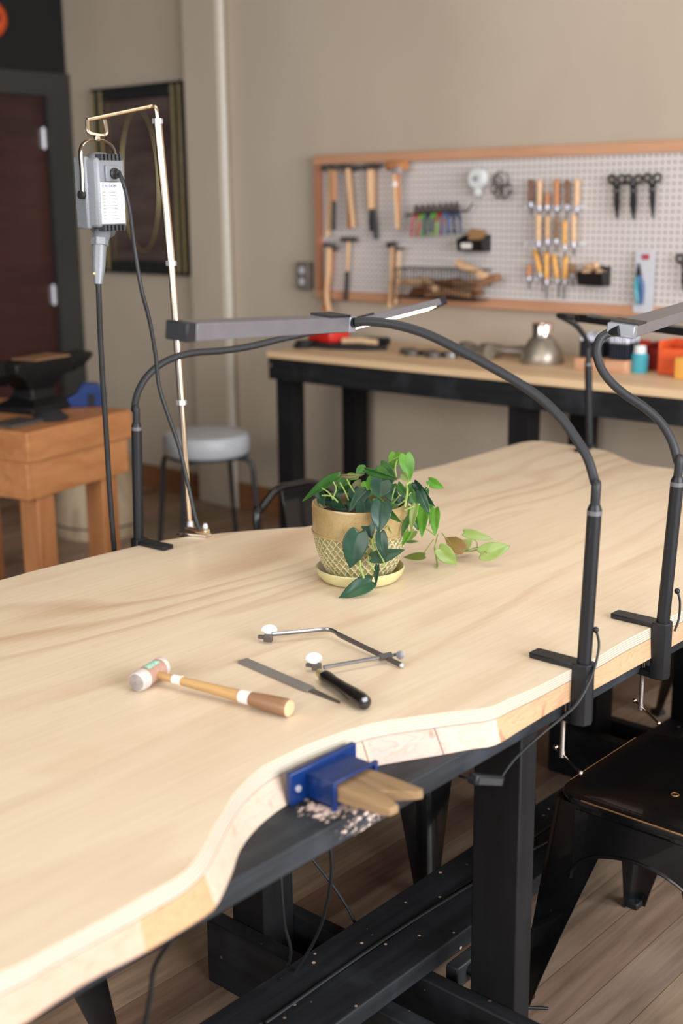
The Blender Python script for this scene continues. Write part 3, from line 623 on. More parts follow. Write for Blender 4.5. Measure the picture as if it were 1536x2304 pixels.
# cast metal stakes
def stake(px_, py_, L, r, ang, label):
    c = BP(px_, py_); t = thing('metal_stake', label, 'metal stake', c, 'cast metal pieces on the wall bench'); d_ = V((cos(ang), sin(ang), 0))
    MB().lathe(c - d_ * L / 2 + V((0, 0, r)), [(r * .7, 0), (r, .01), (r * .9, L * .3), (r * .65, L * .45), (r * .8, L * .8), (r * .95, L)], 20, d_).build('body', 'pumice', t)
    MB().torus(c - d_ * (L / 2 + .004) + V((0, 0, r)), r * .7, .008, d_).build('mouth_ring', 'steel', t)
stake(1072, 808, .15, .034, -.2, 'stubby dark cast metal stake with round mouth beside the rings')
stake(1140, 806, .20, .030, .25, 'longer brown cast metal stake left of the silver cone')
c = BP(1218, 817); t = thing('metal_funnel', 'shiny silver funnel shaped metal cone on wall bench', 'funnel', c); k = .82
MB().lathe(c, [(.10 * k, 0), (.105 * k, .012), (.095 * k, .05), (.06 * k, .095), (.045 * k, .105)], 28).build('cone', 'pumice', t)
MB().lathe(c, [(.045 * k, .1), (.050 * k, .104), (.050 * k, .15), (.046 * k, .156), (.001, .156)], 28).build('collar', 'chrome', t)
# punch blocks
for (x0_, x1_, yb, lab) in ((1255, 1326, 838, 'pine block full of silver tipped punches, behind the lamp pole'), (1332, 1392, 842, 'second punch block, half hidden by the right gooseneck lamp')):
    a, b_ = BP(x0_, yb), BP(x1_, yb + 4); a = V((a.x, 4.06, BZ)); b_ = V((b_.x - .01, 4.20, BZ))
    t = thing('punch_block', lab, 'punch block', ((a.x + b_.x) / 2, 4.13, BZ), 'punch blocks on the wall bench')
    MB().span(a, (b_.x, b_.y, BZ + .045)).build('wood_block', 'frame_wood', t, bevel=.003)
    n = 7
    for i in range(n):
        for j in range(3):
            p = V((a.x + .012 + (b_.x - a.x - .024) * i / (n - 1), a.y + .03 + .038 * j, BZ + .044))
            m = MB().lathe(p, [(.0075, 0), (.0075, .062)], 10); o = m.build('punch', 'punch_navy', t)
            MB().lathe(p, [(.0075, .062), (.008, .066), (.005, .078 + .006 * ((i + j) % 3)), (.0055, .088), (.001, .089)], 10).build('tip', 'silver_tips', o, world=True)
# bins and bottle at right
def tray(x, y, wx, dy, h, mat, name, lab, cat, grp=None):
    c = BP(x, y); t = thing(name, lab, cat, c, grp); m = MB(); th = .004
    c = c + V((wx / 2, dy / 2, 0))
    m.box(c + V((0, 0, th / 2)), (wx, dy, th))
    for s in (-1, 1): m.box(c + V((s * (wx / 2 - th / 2), 0, h / 2)), (th, dy, h)); m.box(c + V((0, s * (dy / 2 - th / 2), h / 2 if s > 0 else h * .4)), (wx - 2 * th, th, h if s > 0 else h * .8))
    m.build('shell', mat, t, bevel=.001); return t
tray(1392, 828, .075, .1, .10, 'red_plastic', 'red_bin', 'leftmost red plastic bin on the wall bench', 'bin', 'red and orange bins')
tray(1452, 832, .06, .1, .10, 'dark_red', 'red_bin', 'darker red bin behind the teal bottle', 'bin', 'red and orange bins')
tray(1478, 842, .11, .13, .12, 'orange_plastic', 'orange_bin', 'orange plastic bin at right frame edge on wall bench', 'bin', 'red and orange bins')
c = BP(1437, 838); t = thing('teal_jar', 'small teal jar with white lid on the wall bench', 'jar', c)
MB().lathe(c, [(.030, 0), (.032, .004), (.032, .062), (.026, .07), (.001, .07)], 20).build('body', 'teal_glass', t)
MB().lathe(c, [(.022, .07), (.023, .072), (.021, .098), (.001, .1)], 20).build('lid', 'white_plastic', t)
c = BP(1515, 852); o = MB().span((0, 0, 0), (.16, .09, .075)).build('pine_box', 'yellow_wood', bevel=.003); o.location = c
tag(o, 'plain honey coloured wooden box in front of the orange bin', 'box')

# ================================================================== LEFT: PINE SIDE TABLE, ANVIL, STUMP, STOOL
WZ = .80
cA = ZP(60, 975, WZ); cB = ZP(296, 921, WZ)
ux = V((cB.x - cA.x, cB.y - cA.y, 0)); LX = ux.length; ux.normalize(); uy = V((ux.y, -ux.x, 0))  # uy points +X side
uy = -uy                                                                                        # towards -X (away from the camera side)
t = thing('pine_side_table', 'sturdy orange pine table with square legs at the left frame edge', 'table', (cA.x, cA.y, 0))
def LB(a, b, z0, z1): return (cA + ux * (a[0] + b[0]) / 2 + uy * (a[1] + b[1]) / 2 + V((0, 0, (z0 + z1) / 2 - WZ)), (abs(b[0] - a[0]), abs(b[1] - a[1]), z1 - z0), (ux, uy, EZ))
TW = .75
MB().box(*LB((0, 0), (LX, TW), WZ - .105, WZ)).build('top_slab', 'orange_pine_y', t, bevel=.004)
MB().box(*LB((.03, .01), (LX - .05, .05), WZ - .235, WZ - .106)).box(*LB((.03, TW - .05), (LX - .05, TW - .01), WZ - .235, WZ - .106)).box(*LB((.0, .01), (.03, TW - .01), WZ - .235, WZ - .106)).box(*LB((LX - .05, .01), (LX - .02, TW - .01), WZ - .235, WZ - .106)).build('apron', 'orange_pine_y', t, bevel=.003)
for a_ in (.05, LX - .165):
    for b2 in (.02, TW - .12): MB().box(*LB((a_, b2), (a_ + .085, b2 + .085), 0, WZ - .236)).build('leg', 'orange_pine_z', t, bevel=.004)
# anvil
c = ZP(95, 925, WZ); c = cA + ux * .40 + uy * .33
t = thing('anvil', 'big black anvil with pale worn top on the pine table', 'anvil', c)
def rect(w_, l_, z): return [c + ux * (s1 * l_ / 2) + uy * (s2 * w_ / 2) + V((0, 0, z)) for s1, s2 in ((-1, -1), (1, -1), (1, 1), (-1, 1))]
lv = [(.20, .24, 0), (.19, .23, .025), (.11, .13, .05), (.09, .12, .08), (.12, .22, .125), (.13, .30, .15), (.13, .30, .188)]
m = MB(); vs = []
for a_, b2, z in lv: vs += rect(a_ * 1.0, b2 * 1.0, z)
fs = [(i * 4 + j, i * 4 + (j + 1) % 4, i * 4 + 4 + (j + 1) % 4, i * 4 + 4 + j) for i in range(len(lv) - 1) for j in range(4)] + [(3, 2, 1, 0), tuple(range(len(lv) * 4 - 4, len(lv) * 4))]
m.add(vs, fs); m.build('body', 'cast_black', t, bevel=.006)
MB().lathe(c + ux * .14 + V((0, 0, .15)), [(.042, 0), (.040, .05), (.035, .12), (.012, .19), (.001, .2)], 20, ux + V((0, 0, .12))).build('horn', 'cast_black', t)
MB().lathe(c - ux * .14 + V((0, 0, .15)), [(.045, 0), (.04, .06), (.03, .13), (.01, .16)], 4, -ux).build('heel', 'cast_black', t)
MB().box(c + ux * .05 + V((0, 0, .191)), (.19, .115, .006), (ux, uy, EZ)).build('face_plate', 'scrap_wood', t, label='worn brownish working face')
c = cA + ux * .02 + uy * .2
t = thing('steel_plate', 'flat dark steel plate on the pine table beside the anvil', 'plate', cA + ux * .10 + uy * .14)
MB().box(cA + ux * .12 + uy * .16 + V((0, 0, .006)), (.16, .12, .012), (ux, uy, EZ)).build('plate', 'dark_steel', t, bevel=.002)
c = ZP(187, 914, WZ); t = thing('blue_vise', 'blue cast tool with sloping arm at back of the pine table', 'vise', c)
bx = (ZP(215, 913, WZ) - c).normalized(); byv = V((-bx.y, bx.x, 0))
MB().prism([(-.095, 0), (.085, 0), (.09, .05), (.06, .085), (.0, .09), (-.02, .055), (-.095, .012)], c - byv * .03, bx, EZ, byv, .07).build('body', 'enamel_blue', t, bevel=.006)
MB().prism([(.02, .006), (.045, .006), (.045, .05), (.02, .05)], c - byv * .034, bx, EZ, byv, .01).build('dark_slot', 'cast_black', t)
c = cA + ux * .25 + uy * .12; t = thing('leather_pad', 'dark crumpled pad in front of the anvil on the pine table', 'pad', c)
MB().lathe(c, [(.06, 0), (.065, .01), (.04, .03), (.001, .035)], 20).build('pad', 'charcoal_cloth', t)
# stump
c = ZP(215, 1200, 0); c = V((c.x - .02, c.y + .04, 0)); t = thing('wood_stump', 'pale barrel shaped tree stump on the floor behind the pine table', 'stump', c)
pr = [(.20, 0), (.21, .05), (.205, .15), (.19, .24), (.175, .33), (.165, .38)]
MB().lathe(c, pr + [(.155, .39), (.001, .39)], 40).build('trunk', 'stump_wood', t)
MB().torus(c + V((0, 0, .06)), .207, .006, n=40).build('hoop', 'dark_steel', t)
# stool
sc_ = YP(466, 985, 3.95); c = V((sc_.x, 3.95, 0)); sz = ZP(466, 1030, .43)
c = V((-4.42, 3.93, 0))
c = ZP(466, 1030, .42); c.z = 0; t = thing('round_stool', 'round stool with thick pale grey cushion and dark bent legs', 'stool', c); sr = .198
MB().lathe(c, [(sr * .95, .445), (sr, .46), (sr * 1.0, .515), (sr * .94, .535), (sr * .6, .543), (.001, .544)], 48).build('cushion', 'vinyl_white', t)
MB().lathe(c, [(sr * .9, .43), (sr * .96, .432), (sr * .96, .445), (.001, .445)], 40).build('seat_ring', 'stool_metal', t)
for k in range(4):
    a_ = R_(20 + 90 * k); d_ = V((cos(a_), sin(a_), 0))
    MB().tube(smoothpath([c + d_ * .13 + V((0, 0, .428)), c + d_ * .19 + V((0, 0, .428)), c + d_ * .225 + V((0, 0, .395)), c + d_ * .235 + V((0, 0, .30)), c + d_ * .265 + V((0, 0, .0))], 5), .0115, 10).build('leg', 'stool_metal', t)

# ================================================================== MAIN TABLE
TZ = .76
front = [(0, 2190), (108, 2136), (215, 2080), (324, 2018), (412, 1965), (461, 1905), (479, 1867), (504, 1827), (524, 1793), (549, 1763), (588, 1728), (638, 1701), (697, 1674), (766, 1649), (841, 1627), (915, 1615), (989, 1605), (1063, 1597), (1110, 1589), (1150, 1571), (1213, 1544), (1277, 1511), (1337, 1483), (1404, 1443), (1473, 1408), (1536, 1376)]
far = [(1536, 1058), (1516, 1055), (1436, 1043), (1394, 1027), (1359, 1013), (1279, 1001), (1195, 992), (1105, 1015), (1000, 1045), (929, 1062)]
back = [(700, 1183), (640, 1188), (560, 1194), (471, 1202), (371, 1215), (258, 1240), (167, 1262), (80, 1283), (0, 1305)]
fw_ = [ZP(*p, TZ) for p in front]; fr_ = [ZP(*p, TZ) for p in far]; bk_ = [ZP(*p, TZ) for p in back]
extra_near = [V((-2.26, 1.15, TZ)), V((-2.24, .85, TZ)), V((-2.1, .42, TZ)), V((-1.6, .30, TZ)), V((-1.2, .33, TZ)), V((-1.08, .42, TZ))]
extra_far = [V((-1.015, 2.32, TZ)), V((-1.00, 2.55, TZ)), V((-1.06, 2.75, TZ)), V((-1.22, 2.92, TZ)), V((-1.34, 3.1, TZ)), V((-1.52, 3.28, TZ))]
mid_b = [ZP(870, 1092, TZ), ZP(800, 1128, TZ), ZP(745, 1163, TZ)]
outline = smoothpath(fw_ + extra_far + fr_ + mid_b + bk_ + extra_near, 4, True)
poly = [(p.x, p.y) for p in outline]
def inset(poly, d_):
    out = []; n = len(poly)
    for i in range(n):
        a_ = V(poly[i - 1]); b2 = V(poly[(i + 1) % n]); tt = (b2 - a_).normalized(); out.append((poly[i][0] - tt.y * d_, poly[i][1] + tt.x * d_))
    return out
table = thing('worktable', 'large wavy edged plywood worktable on black trestle legs in foreground', 'table', (-1.65, 2.0, 0))
def shell(zt, zb, pl, mats, name, bev, mi_top=0, mi_side=1):
    m = MB(); m.prism(pl, (0, 0, zb), EX, EY, EZ, zt - zb, mi_top, mi_side)
    return m.build(name, mats, table, bevel=bev, smooth=50)
core_px = [(55, 2304), (117, 2260), (211, 2201), (332, 2139), (467, 2057), (494, 2025), (521, 1966), (541, 1911), (581, 1860), (638, 1815), (690, 1787), (760, 1757), (833, 1727), (910, 1712), (989, 1699), (1058, 1686), (1115, 1676), (1177, 1639), (1261, 1589), (1337, 1551), (1441, 1494), (1536, 1441)]
core_line = smoothpath([ZP(x, y, .701) for x, y in core_px], 10)
low = []
for (x, y) in poly:
    p = V((x, y, .701)); q = p
    if x > -1.25 and .50 < y < 2.3:
        q = min(core_line, key=lambda c_: abs(c_.y - (y + (.0 if y > .95 else .0))) + .6 * abs(c_.x - x))
        if q is core_line[0] or q is core_line[-1]: q = V((core_line[0 if y < 1 else -1].x, y, .701))
    low.append(V((q.x, q.y, .701)))
up_ = [V((x, y, .739)).lerp(V((l.x, l.y, .739)), .35) for (x, y), l in zip(poly, low)]
n = len(poly); m = MB()
m.add([V((x, y, TZ)) for x, y in poly] + [V((p.x, p.y, .739)) for p in up_], [tuple(range(n))], 0)
m.f.append(tuple(range(2 * n - 1, n - 1, -1))); m.m.append(1)
for j in range(n): m.f.append((j, (j + 1) % n, n + (j + 1) % n, n + j)); m.m.append(1)
m.build('plywood_top', ['plywood_face', 'plywood_edge'], table, bevel=.0015, smooth=50)
m = MB(); m.add([V((p.x, p.y, .7388)) for p in up_] + low, [tuple(range(n)), tuple(range(2 * n - 1, n - 1, -1))] + [(j, (j + 1) % n, n + (j + 1) % n, n + j) for j in range(n)])
m.build('pine_core', 'pine_core', table, smooth=50)
# flat black boards under the core
MB().span((-1.20, .36, .6635), (-1.060, 3.0, .7005)).build('apron_board', 'black_paint_worn', table, bevel=.003)
MB().span((-2.20, .36, .6635), (-2.05, 3.3, .7005)).build('apron_board', 'black_paint_y', table, bevel=.003)
for y0 in (1.53, 2.9): MB().span((-2.05, y0, .663), (-1.20, y0 + .09, .7005)).build('cross_board', 'black_paint_x', table, bevel=.003)
def trestle(y, xf=-1.163, xe=-.98):
    MB().span((xf, y + .005, 0), (xf + .097, y + .055, .663)).build('leg', 'black_paint_z', table, bevel=.003)
    MB().span((-1.665, y - .115, 0), (-1.575, y - .03, .663)).build('leg', 'black_paint_z', table, bevel=.003)
    MB().span((-1.70, y - .155, 0), (xe, y - .116, .14)).build('foot_beam', 'black_paint_x', table, bevel=.003)
    MB().span((-1.70, y - .029, 0), (xe, y + .004, .14)).build('foot_beam', 'black_paint_x', table, bevel=.003)
trestle(1.65); trestle(2.93, -1.42, -1.24)
MB().span((-1.425, .55, .141), (-1.343, 3.2, .179)).build('stretcher_plank', 'black_paint_y', table, bevel=.003)
MB().span((-1.339, .55, .141), (-1.245, 3.2, .179)).build('stretcher_plank', 'black_paint_y', table, bevel=.003)

# ================================================================== BENCH PIN HOLDER
vx = -1.150; t = thing('bench_pin_holder', 'blue painted metal bench pin bracket screwed to the table edge', 'bracket', (vx, 1.24, .70))
MB().span((vx, 1.172, .701), (vx + .010, 1.316, .7505)).build('back_plate', 'enamel_blue', t, bevel=.0015)
y0, y1 = 1.204, 1.292; x1_ = vx + .062
m = MB(); th = .004
m.span((vx + .01, y0, 0.7380), (x1_, y1, 0.7420)).span((vx + .01, y0, 0.7020), (x1_, y0 + th, 0.7382)).span((vx + .01, y1 - th, 0.7020), (x1_, y1, 0.7382)).span((vx + .01, y0, 0.7020), (x1_, y1, 0.7060))
m.span((x1_ - .001, y0 - .004, 0.7410), (x1_ + .006, y1 + .006, 0.7455)).span((x1_ - .001, y0 - .004, 0.7000), (x1_ + .006, y0 + .003, 0.7412)).span((x1_ - .001, y1 - .001, 0.7000), (x1_ + .006, y1 + .006, 0.7412))
m.build('sleeve', 'enamel_blue', t, bevel=.001)
for y in (1.187, 1.304): MB().lathe((vx + .010, y, 0.7240), [(.0055, 0), (.005, .0025), (.001, .003)], 14, (1, 0, 0)).build('screw', 'zinc', t)
px_a, px_b = vx + .03, vx + .062; z0, z1 = 0.7085, 0.7355
pin = [(vx + .014, y0 + .006), (vx + .15, y0 + .0), (vx + .164, y0 + .004), (vx + .166, y0 + .020), (vx + .118, y0 + .038), (vx + .160, y1 - .022), (vx + .166, y1 - .014), (vx + .160, y1 - .007), (vx + .12, y1 - .006), (vx + .014, y1 - .006)]
m = MB(); n = len(pin)
top = [V((p[0], p[1], z1)) for p in pin]
bot = [V((p[0], p[1], z0 if p[0] < vx + .07 else z1 - (z1 - z0) * max(.35, 1 - (p[0] - vx - .07) / .11 * .65))) for p in pin]
m.add(bot + top, [tuple(range(n - 1, -1, -1)), tuple(range(n, 2 * n))] + [(j, (j + 1) % n, n + (j + 1) % n, n + j) for j in range(n)])
o = m.build('bench_pin', 'bench_pin_wood', bevel=.0015, smooth=30)
o.data.transform(M.Translation((-(vx + .06), -1.25, -.71))); o.location = (vx + .06, 1.25, .71)
tag(o, 'worn wooden bench pin with V notch, held in the blue bracket', 'bench pin')

# ================================================================== LED CLAMP LAMPS
LAMPG = 'LED clamp lamps around the table'
def clamp_lamp(label, base, out, pole_top, neck, bar0, bar1, bw=.036, bh=.022, lit=True, screw=True, dep=.10, tabang=0, cord=None, tilt=0, bmat='bar_aluminium'):
    """base: point of table edge (z=TZ) where the pole stands just outside; out: outward unit vector"""
    out = V(out).normalized(); sd = V((-out.y, out.x, 0)); base = V(base)
    t = thing('clamp_lamp', label, 'lamp', base, LAMPG)
    tab = [(-.088, -.013), (-.084, -.017), (.012, -.017), (.012, .017), (-.084, .017), (-.088, .013)]
    MB().prism(tab, base + EZ * .0005, out, sd, EZ, .0095).build('clamp_tab', 'lamp_black', t, bevel=.002)
    body = [(0.001, -.018), (.016, -.019), (.028, -.014), (.033, 0), (.028, .014), (.016, .019), (.001, .018)]
    MB().prism(body, base + EZ * (-dep), out, sd, EZ, dep + .012).prism([(-.035, -.013), (.004, -.016), (.004, .016), (-.035, .013), (-.042, 0)], base - EZ * dep, out, sd, EZ, .012).build('clamp_body', 'lamp_black', t, bevel=.002)
    p0 = base + out * .015 + EZ * .012; p1 = V(pole_top)
    MB().tube([p0, p0.lerp(p1, .5), p1], .0123, 20).tube([p1, p1 + (p1 - p0).normalized() * .004, p1 + (p1 - p0).normalized() * .012], [.0123, .012, .0088], 20).build('pole', 'lamp_black', t)
    MB().tube([p1 + (p0 - p1).normalized() * .006, p1 + (p1 - p0).normalized() * .002], .0126, 20).build('pole_ring', 'bar_aluminium', t)
    nk = smoothpath([p1 + (p1 - p0).normalized() * .008, p1 + (p1 - p0).normalized() * .045] + list(neck), 8)
    MB().tube(nk, .0082, 14).build('gooseneck', 'gooseneck_black', t)
    b0, b1 = V(bar0), V(bar1); ax = (b1 - b0).normalized(); upv = EZ - ax * ax.z; upv.normalize(); hz = ax.cross(EZ).normalized(); hz = hz if hz.dot(b0 - O0) > 0 else -hz; upv = (upv * cos(R_(tilt)) + hz * sin(R_(tilt))).normalized(); upv = (upv - ax * upv.dot(ax)).normalized(); s2 = ax.cross(upv)
    A3 = (ax, s2, upv); L = (b1 - b0).length
    bar = MB().box((b0 + b1) / 2, (L, bw, bh), A3); ob = bar.build('lamp_bar', bmat, t, bevel=.0015)
    for q, sg in ((b0, -1), (b1, 1)):
        MB().box(q + ax * sg * .011, (.022, bw + .002, bh + .002), A3).build('end_cap', ('cap_aluminium' if bmat != 'lamp_black' else bmat) if sg < 0 else 'lamp_black', ob, bevel=.002)
    MB().box(b0 + ax * .03 + upv * (bh / 2 + .002), (.06, bw + .003, .004), A3).build('top_clip', 'lamp_black', ob)
    MB().box((b0 + b1) / 2 - upv * (bh / 2 - .0012), (L - .03, bw * .72, .003), A3).build('light_strip', 'led_diffuser' if lit else 'tape_white', ob)
    MB().tube([V(neck[-1]), b0 - ax * .02], [.0082, .011], 12).build('neck_joint', 'lamp_black', t)
    if screw:
        s0 = base - out * .022 - EZ * (dep - .012); s1 = s0 - EZ * .075
        MB().tube([s0 + EZ * .022, s0 + EZ * .02, s0 + EZ * .019], [.011, .011, .004], 14).tube([s0 + EZ * .02, s1], .0042, 12).tube([s1, s1 - EZ * .012], .0052, 12).build('clamp_screw', 'threaded_steel', t)
        hd = (V((.9, -.28, -.33))).normalized(); c0 = s1 - EZ * .006
        MB().tube([c0 - hd * .018, c0 + hd * .052], .0022, 8).ball(c0 - hd * .018, .0048, n=8).ball(c0 + hd * .052, .0044, n=8).build('screw_handle', 'chrome', t)
    if cord:
        MB().tube(smoothpath(cord, 6), .0023, 8).build('cord', 'rubber_black', t)
        MB().ball(V(cord[0]), .0055, n=8).build('cord_grommet', 'rubber_black', t)
    return t
def neckpts(px, d0, d1):
    n = len(px); return [DP(x, y, d0 + (d1 - d0) * i / (n - 1)) for i, (x, y) in enumerate(px)]
def edgept(x, y): return ZP(x, y, TZ)
# A: nearest lamp on front edge
bA = edgept(1296, 1500); pA = YP(1337, 1150, bA.y)
dA = depth(pA)
nA = neckpts([(1338, 1085), (1322, 1032), (1294, 985), (1258, 937), (1205, 888), (1130, 840), (1040, 791), (960, 752), (890, 731), (835, 724), (800, 725)], dA + .01, 2.16)
cordA = [XP(1340, 1417, bA.x + .03), XP(1347, 1450, bA.x + .035), XP(1338, 1500, bA.x + .036), XP(1320, 1545, bA.x + .036), XP(1290, 1592, bA.x + .03), XP(1220, 1650, bA.x + .005), XP(1160, 1705, bA.x - .0), XP(1126, 1750, bA.x + .0)]
L = clamp_lamp('nearest clamp lamp, on the front table edge right of the bench pin', bA, (1, 0, 0), pA, nA, DP(764, 727, 2.17), DP(418, 744, 1.84), bw=.040, bh=.026, cord=cordA, tilt=-5)
p1 = XP(1124, 1755, bA.x - .0); p0 = XP(1062, 1752, bA.x - .0); ax = (p1 - p0).normalized(); s2 = ax.cross(EZ).normalized(); u2 = s2.cross(ax)
tl = MB().box((p0 + p1) / 2, ((p1 - p0).length, .018, .017), (ax, s2, u2)); tlo = tl.build('inline_switch', 'lamp_black', L, bevel=.003)
MB().box((p0 + p1) / 2 + s2 * .0095 - u2 * .001, ((p1 - p0).length * .85, .0006, .011), (ax, s2, u2)).build('rating_label', 'motor_dark', tlo)
MB().tube(smoothpath([p0, XP(1040, 1748, bA.x - .02), XP(1015, 1738, bA.x - .06), XP(990, 1720, bA.x - .1)], 5), .0023, 8).build('cord', 'rubber_black', L)
# C: right lamp
bC = edgept(1474, 1408); pC = YP(1523, 1086, bC.y); dC = depth(pC)
nC = neckpts([(1525, 1040), (1511, 993), (1487, 952), (1451, 918), (1404, 886), (1371, 856), (1350, 824), (1342, 790), (1350, 762), (1370, 748)], dC + .01, 2.30)
cordC = [XP(1523, 1330, bC.x + .03), XP(1529, 1352, bC.x + .035), XP(1527, 1390, bC.x + .036), XP(1517, 1420, bC.x + .034)]
clamp_lamp('clamp lamp with S-curved gooseneck at the right frame edge', bC, (1, 0, 0), pC, nC, DP(1402, 742, 2.30), ZP(1640, 668, 1.300), bw=.050, bh=.022, cord=cordC, tilt=-6)
# B: back-left lamp
bB = edgept(322, 1224); pB = YP(307, 962, bB.y - .0); dB = depth(pB)
nB = neckpts([(302, 920), (311, 880), (335, 842), (375, 812), (430, 795), (500, 789), (565, 779), (630, 763), (700, 748), (755, 741)], dB, 3.0)
clamp_lamp('clamp lamp on the back left table edge beside the chrome hanger pole', bB, (-1, -.05, 0), pB, nB, DP(792, 731, 3.03), DP(978, 684, 3.22), bw=.045, bh=.018, screw=False, tilt=22)
# D: far lamp
bD = edgept(1322, 1008); pD = YP(1323, 818, bD.y); dD = depth(pD)
nD = neckpts([(1325, 785), (1315, 758), (1296, 733), (1270, 717), (1256, 710), (1275, 711)], dD, 3.78)
clamp_lamp('farthest clamp lamp on the far end of the table near the wall bench', bD, (-.2, 1, 0), pD, nD, DP(1316, 717, 3.75), DP(1570, 749, 3.15), bw=.045, bh=.020, screw=False, lit=False, bmat='lamp_black')

# ================================================================== HANGER STAND AND FLEX SHAFT MOTOR
hb = edgept(432, 1203); t = thing('hanger_stand', 'tall chrome motor hanger pole clamped to the back table edge', 'stand', hb); Yh = hb.y
def HP(x, y): return YP(x, y, Yh)
q0, q1, q2, q3 = HP(428, 1192), HP(408, 905), HP(385, 592), HP(354, 272)
MB().tube([q0, q1], .0068, 16).build('pole', 'warm_steel', t); MB().tube([q1, q2], .0082, 16).build('pole', 'warm_steel', t); MB().tube([q2, q3], .0098, 16).build('pole', 'warm_steel', t)
for q in (q1, q2, q3): MB().lathe(q - EZ * .006, [(.0125, 0), (.0125, .011)], 6).build('nut', 'zinc', t)
tip = DP(196, 272, depth(q3) - .12)
rod = smoothpath([q3, HP(352, 250), HP(349, 241), HP(343, 239)], 4) + [DP(196, 270, depth(q3) - .12)]
MB().tube(rod, .0045, 12).build('arm', 'warm_steel', t)
dt = depth(q3) - .12
hook = [DP(196, 270, dt), DP(197, 285, dt), DP(199, 296, dt), DP(206, 301, dt), DP(228, 305, dt), DP(238, 302, dt), DP(239, 292, dt), DP(235, 270, dt)]
MB().tube(smoothpath(hook, 4), .0045, 12).build('hook', 'warm_steel', t)
# foot clamp
MB().prism([(-.035, -.018), (.045, -.012), (.055, 0), (.045, .014), (-.035, .018)], hb + V((0, .0, .0005)), V((.9, .3, 0)).normalized(), V((-.3, .9, 0)).normalized(), EZ, .006).build('foot_plate', 'chrome', t, bevel=.001)
MB().box(hb + V((.02, .0, .016)), (.075, .018, .012)).build('foot_clamp', 'warm_steel', t, bevel=.003)
MB().lathe(hb + V((.036, .012, .006)), [(.007, 0), (.007, .02), (.004, .026)], 12).lathe(hb + V((-.005, 0, .02)), [(.009, 0), (.008, .012), (.006, .014)], 12).build('bolt', 'zinc', t)
# motor: broad label face turned to the right
mt = thing('hanging_motor', 'grey hanging flexible shaft motor with white spec label', 'motor', DP(228, 520, dt))
def MP(x, y, dd=0): return DP(x, y, dt + dd)
cam_r = ROT.col[0]; rr_ = V((cam_r.x, cam_r.y, 0)).normalized(); fwd = V((-rr_.y, rr_.x, 0))       # right / away directions
mc = MP(228, 434); sx_ = dt / F
ang = R_(38); fa = (rr_ * cos(ang) + fwd * -sin(ang)).normalized()    # normal of left visible side? built from two faces
nf = (rr_ * .76 - fwd * .65).normalized()      # label face normal (towards camera, turned right)
nl = (-rr_ * .65 - fwd * .76).normalized()     # left face normal
hw, hd_, hh = .037, .036, .073
def MQ(a_, b2, c_): return mc + nl * -a_ + nf * b2 + EZ * c_     # a: along label face to the right, b: toward viewer
sec = [(-hw, hd_), (hw, hd_), (hw + .004, hd_ - .006), (hw + .004, -hd_ + .01), (hw - .01, -hd_), (-hw + .012, -hd_), (-hw - .004, -hd_ + .012), (-hw - .004, hd_ - .008)]
MB().prism(sec, mc - EZ * hh, -nl, nf, EZ, 2 * hh).build('housing', 'motor_grey', mt, bevel=.006)
MB().box(MQ(-hw - .005, -.010, 0), (.014, .040, 2 * hh + .006), (-nl, nf, EZ)).build('side_plate', 'motor_grey', mt, bevel=.004)
MB().lathe(mc + EZ * (hh - .002) - nf * .005, [(.030, 0), (.028, .006), (.018, .013), (.001, .015)], 24).build('end_dome', 'motor_grey', mt)
for zz in (-hh - .001, hh + .001):
    for k in range(6): MB().box(MQ(-.027 + .0105 * k, hd_ - .004, zz), (.006, .020, .013), (-nl, nf, EZ)).build('vent_slot', 'motor_dark', mt)
MB().box(MQ(.0, hd_ + .003, .040), (.036, .006, .034), (-nl, nf, EZ)).build('inlet_plate', 'motor_grey', mt, bevel=.002)
gp = MQ(.004, hd_ + .006, .040)
MB().lathe(gp, [(.012, 0), (.012, .004), (.008, .006), (.007, .016), (.001, .017)], 16, nf).build('strain_relief', 'rubber_black', mt)
lab = MB().box(MQ(.0, hd_ + .001, -.022), (.064, .002, .086), (-nl, nf, EZ)).build('spec_label', 'label_white', mt)
def text_mesh(txt, size, mat, org, ex, ey, parent, name):
    cu = bpy.data.curves.new('t', 'FONT'); cu.body = txt; cu.size = size; cu.extrude = .0002
    tmp = bpy.data.objects.new('t', cu); COL.objects.link(tmp)
    bpy.context.view_layer.update()
    dg = bpy.context.evaluated_depsgraph_get(); me = bpy.data.meshes.new_from_object(tmp.evaluated_get(dg)); bpy.data.objects.remove(tmp)
    ez = V(ex).cross(V(ey)); ex = V(ex); ey = V(ey); off = wloc(parent)
    for v in me.vertices: p = v.co.copy(); v.co = V(org) + ex * p.x + ey * p.y + ez * p.z - off
    me.name = name; me.materials.clear(); me.materials.append(MATS[mat]); o = bpy.data.objects.new(name, me); COL.objects.link(o); o.parent = parent; return o
text_mesh('FOREDOM', .0085, 'print_blue', MQ(-.029, hd_ + .0023, .011), -nl, EZ, lab, 'lettering')
m = MB()
for k in range(9):
    m.box(MQ(-.024, hd_ + .0023, .001 - .007 * k), (.008, .0004, .0028), (-nl, nf, EZ)); 
    m.box(MQ(-.003 + .003 * (k % 3), hd_ + .0023, .001 - .007 * k), (.024 - .004 * (k % 2), .0004, .0013), (-nl, nf, EZ))
m.build('fine_print', 'print_grey', lab)
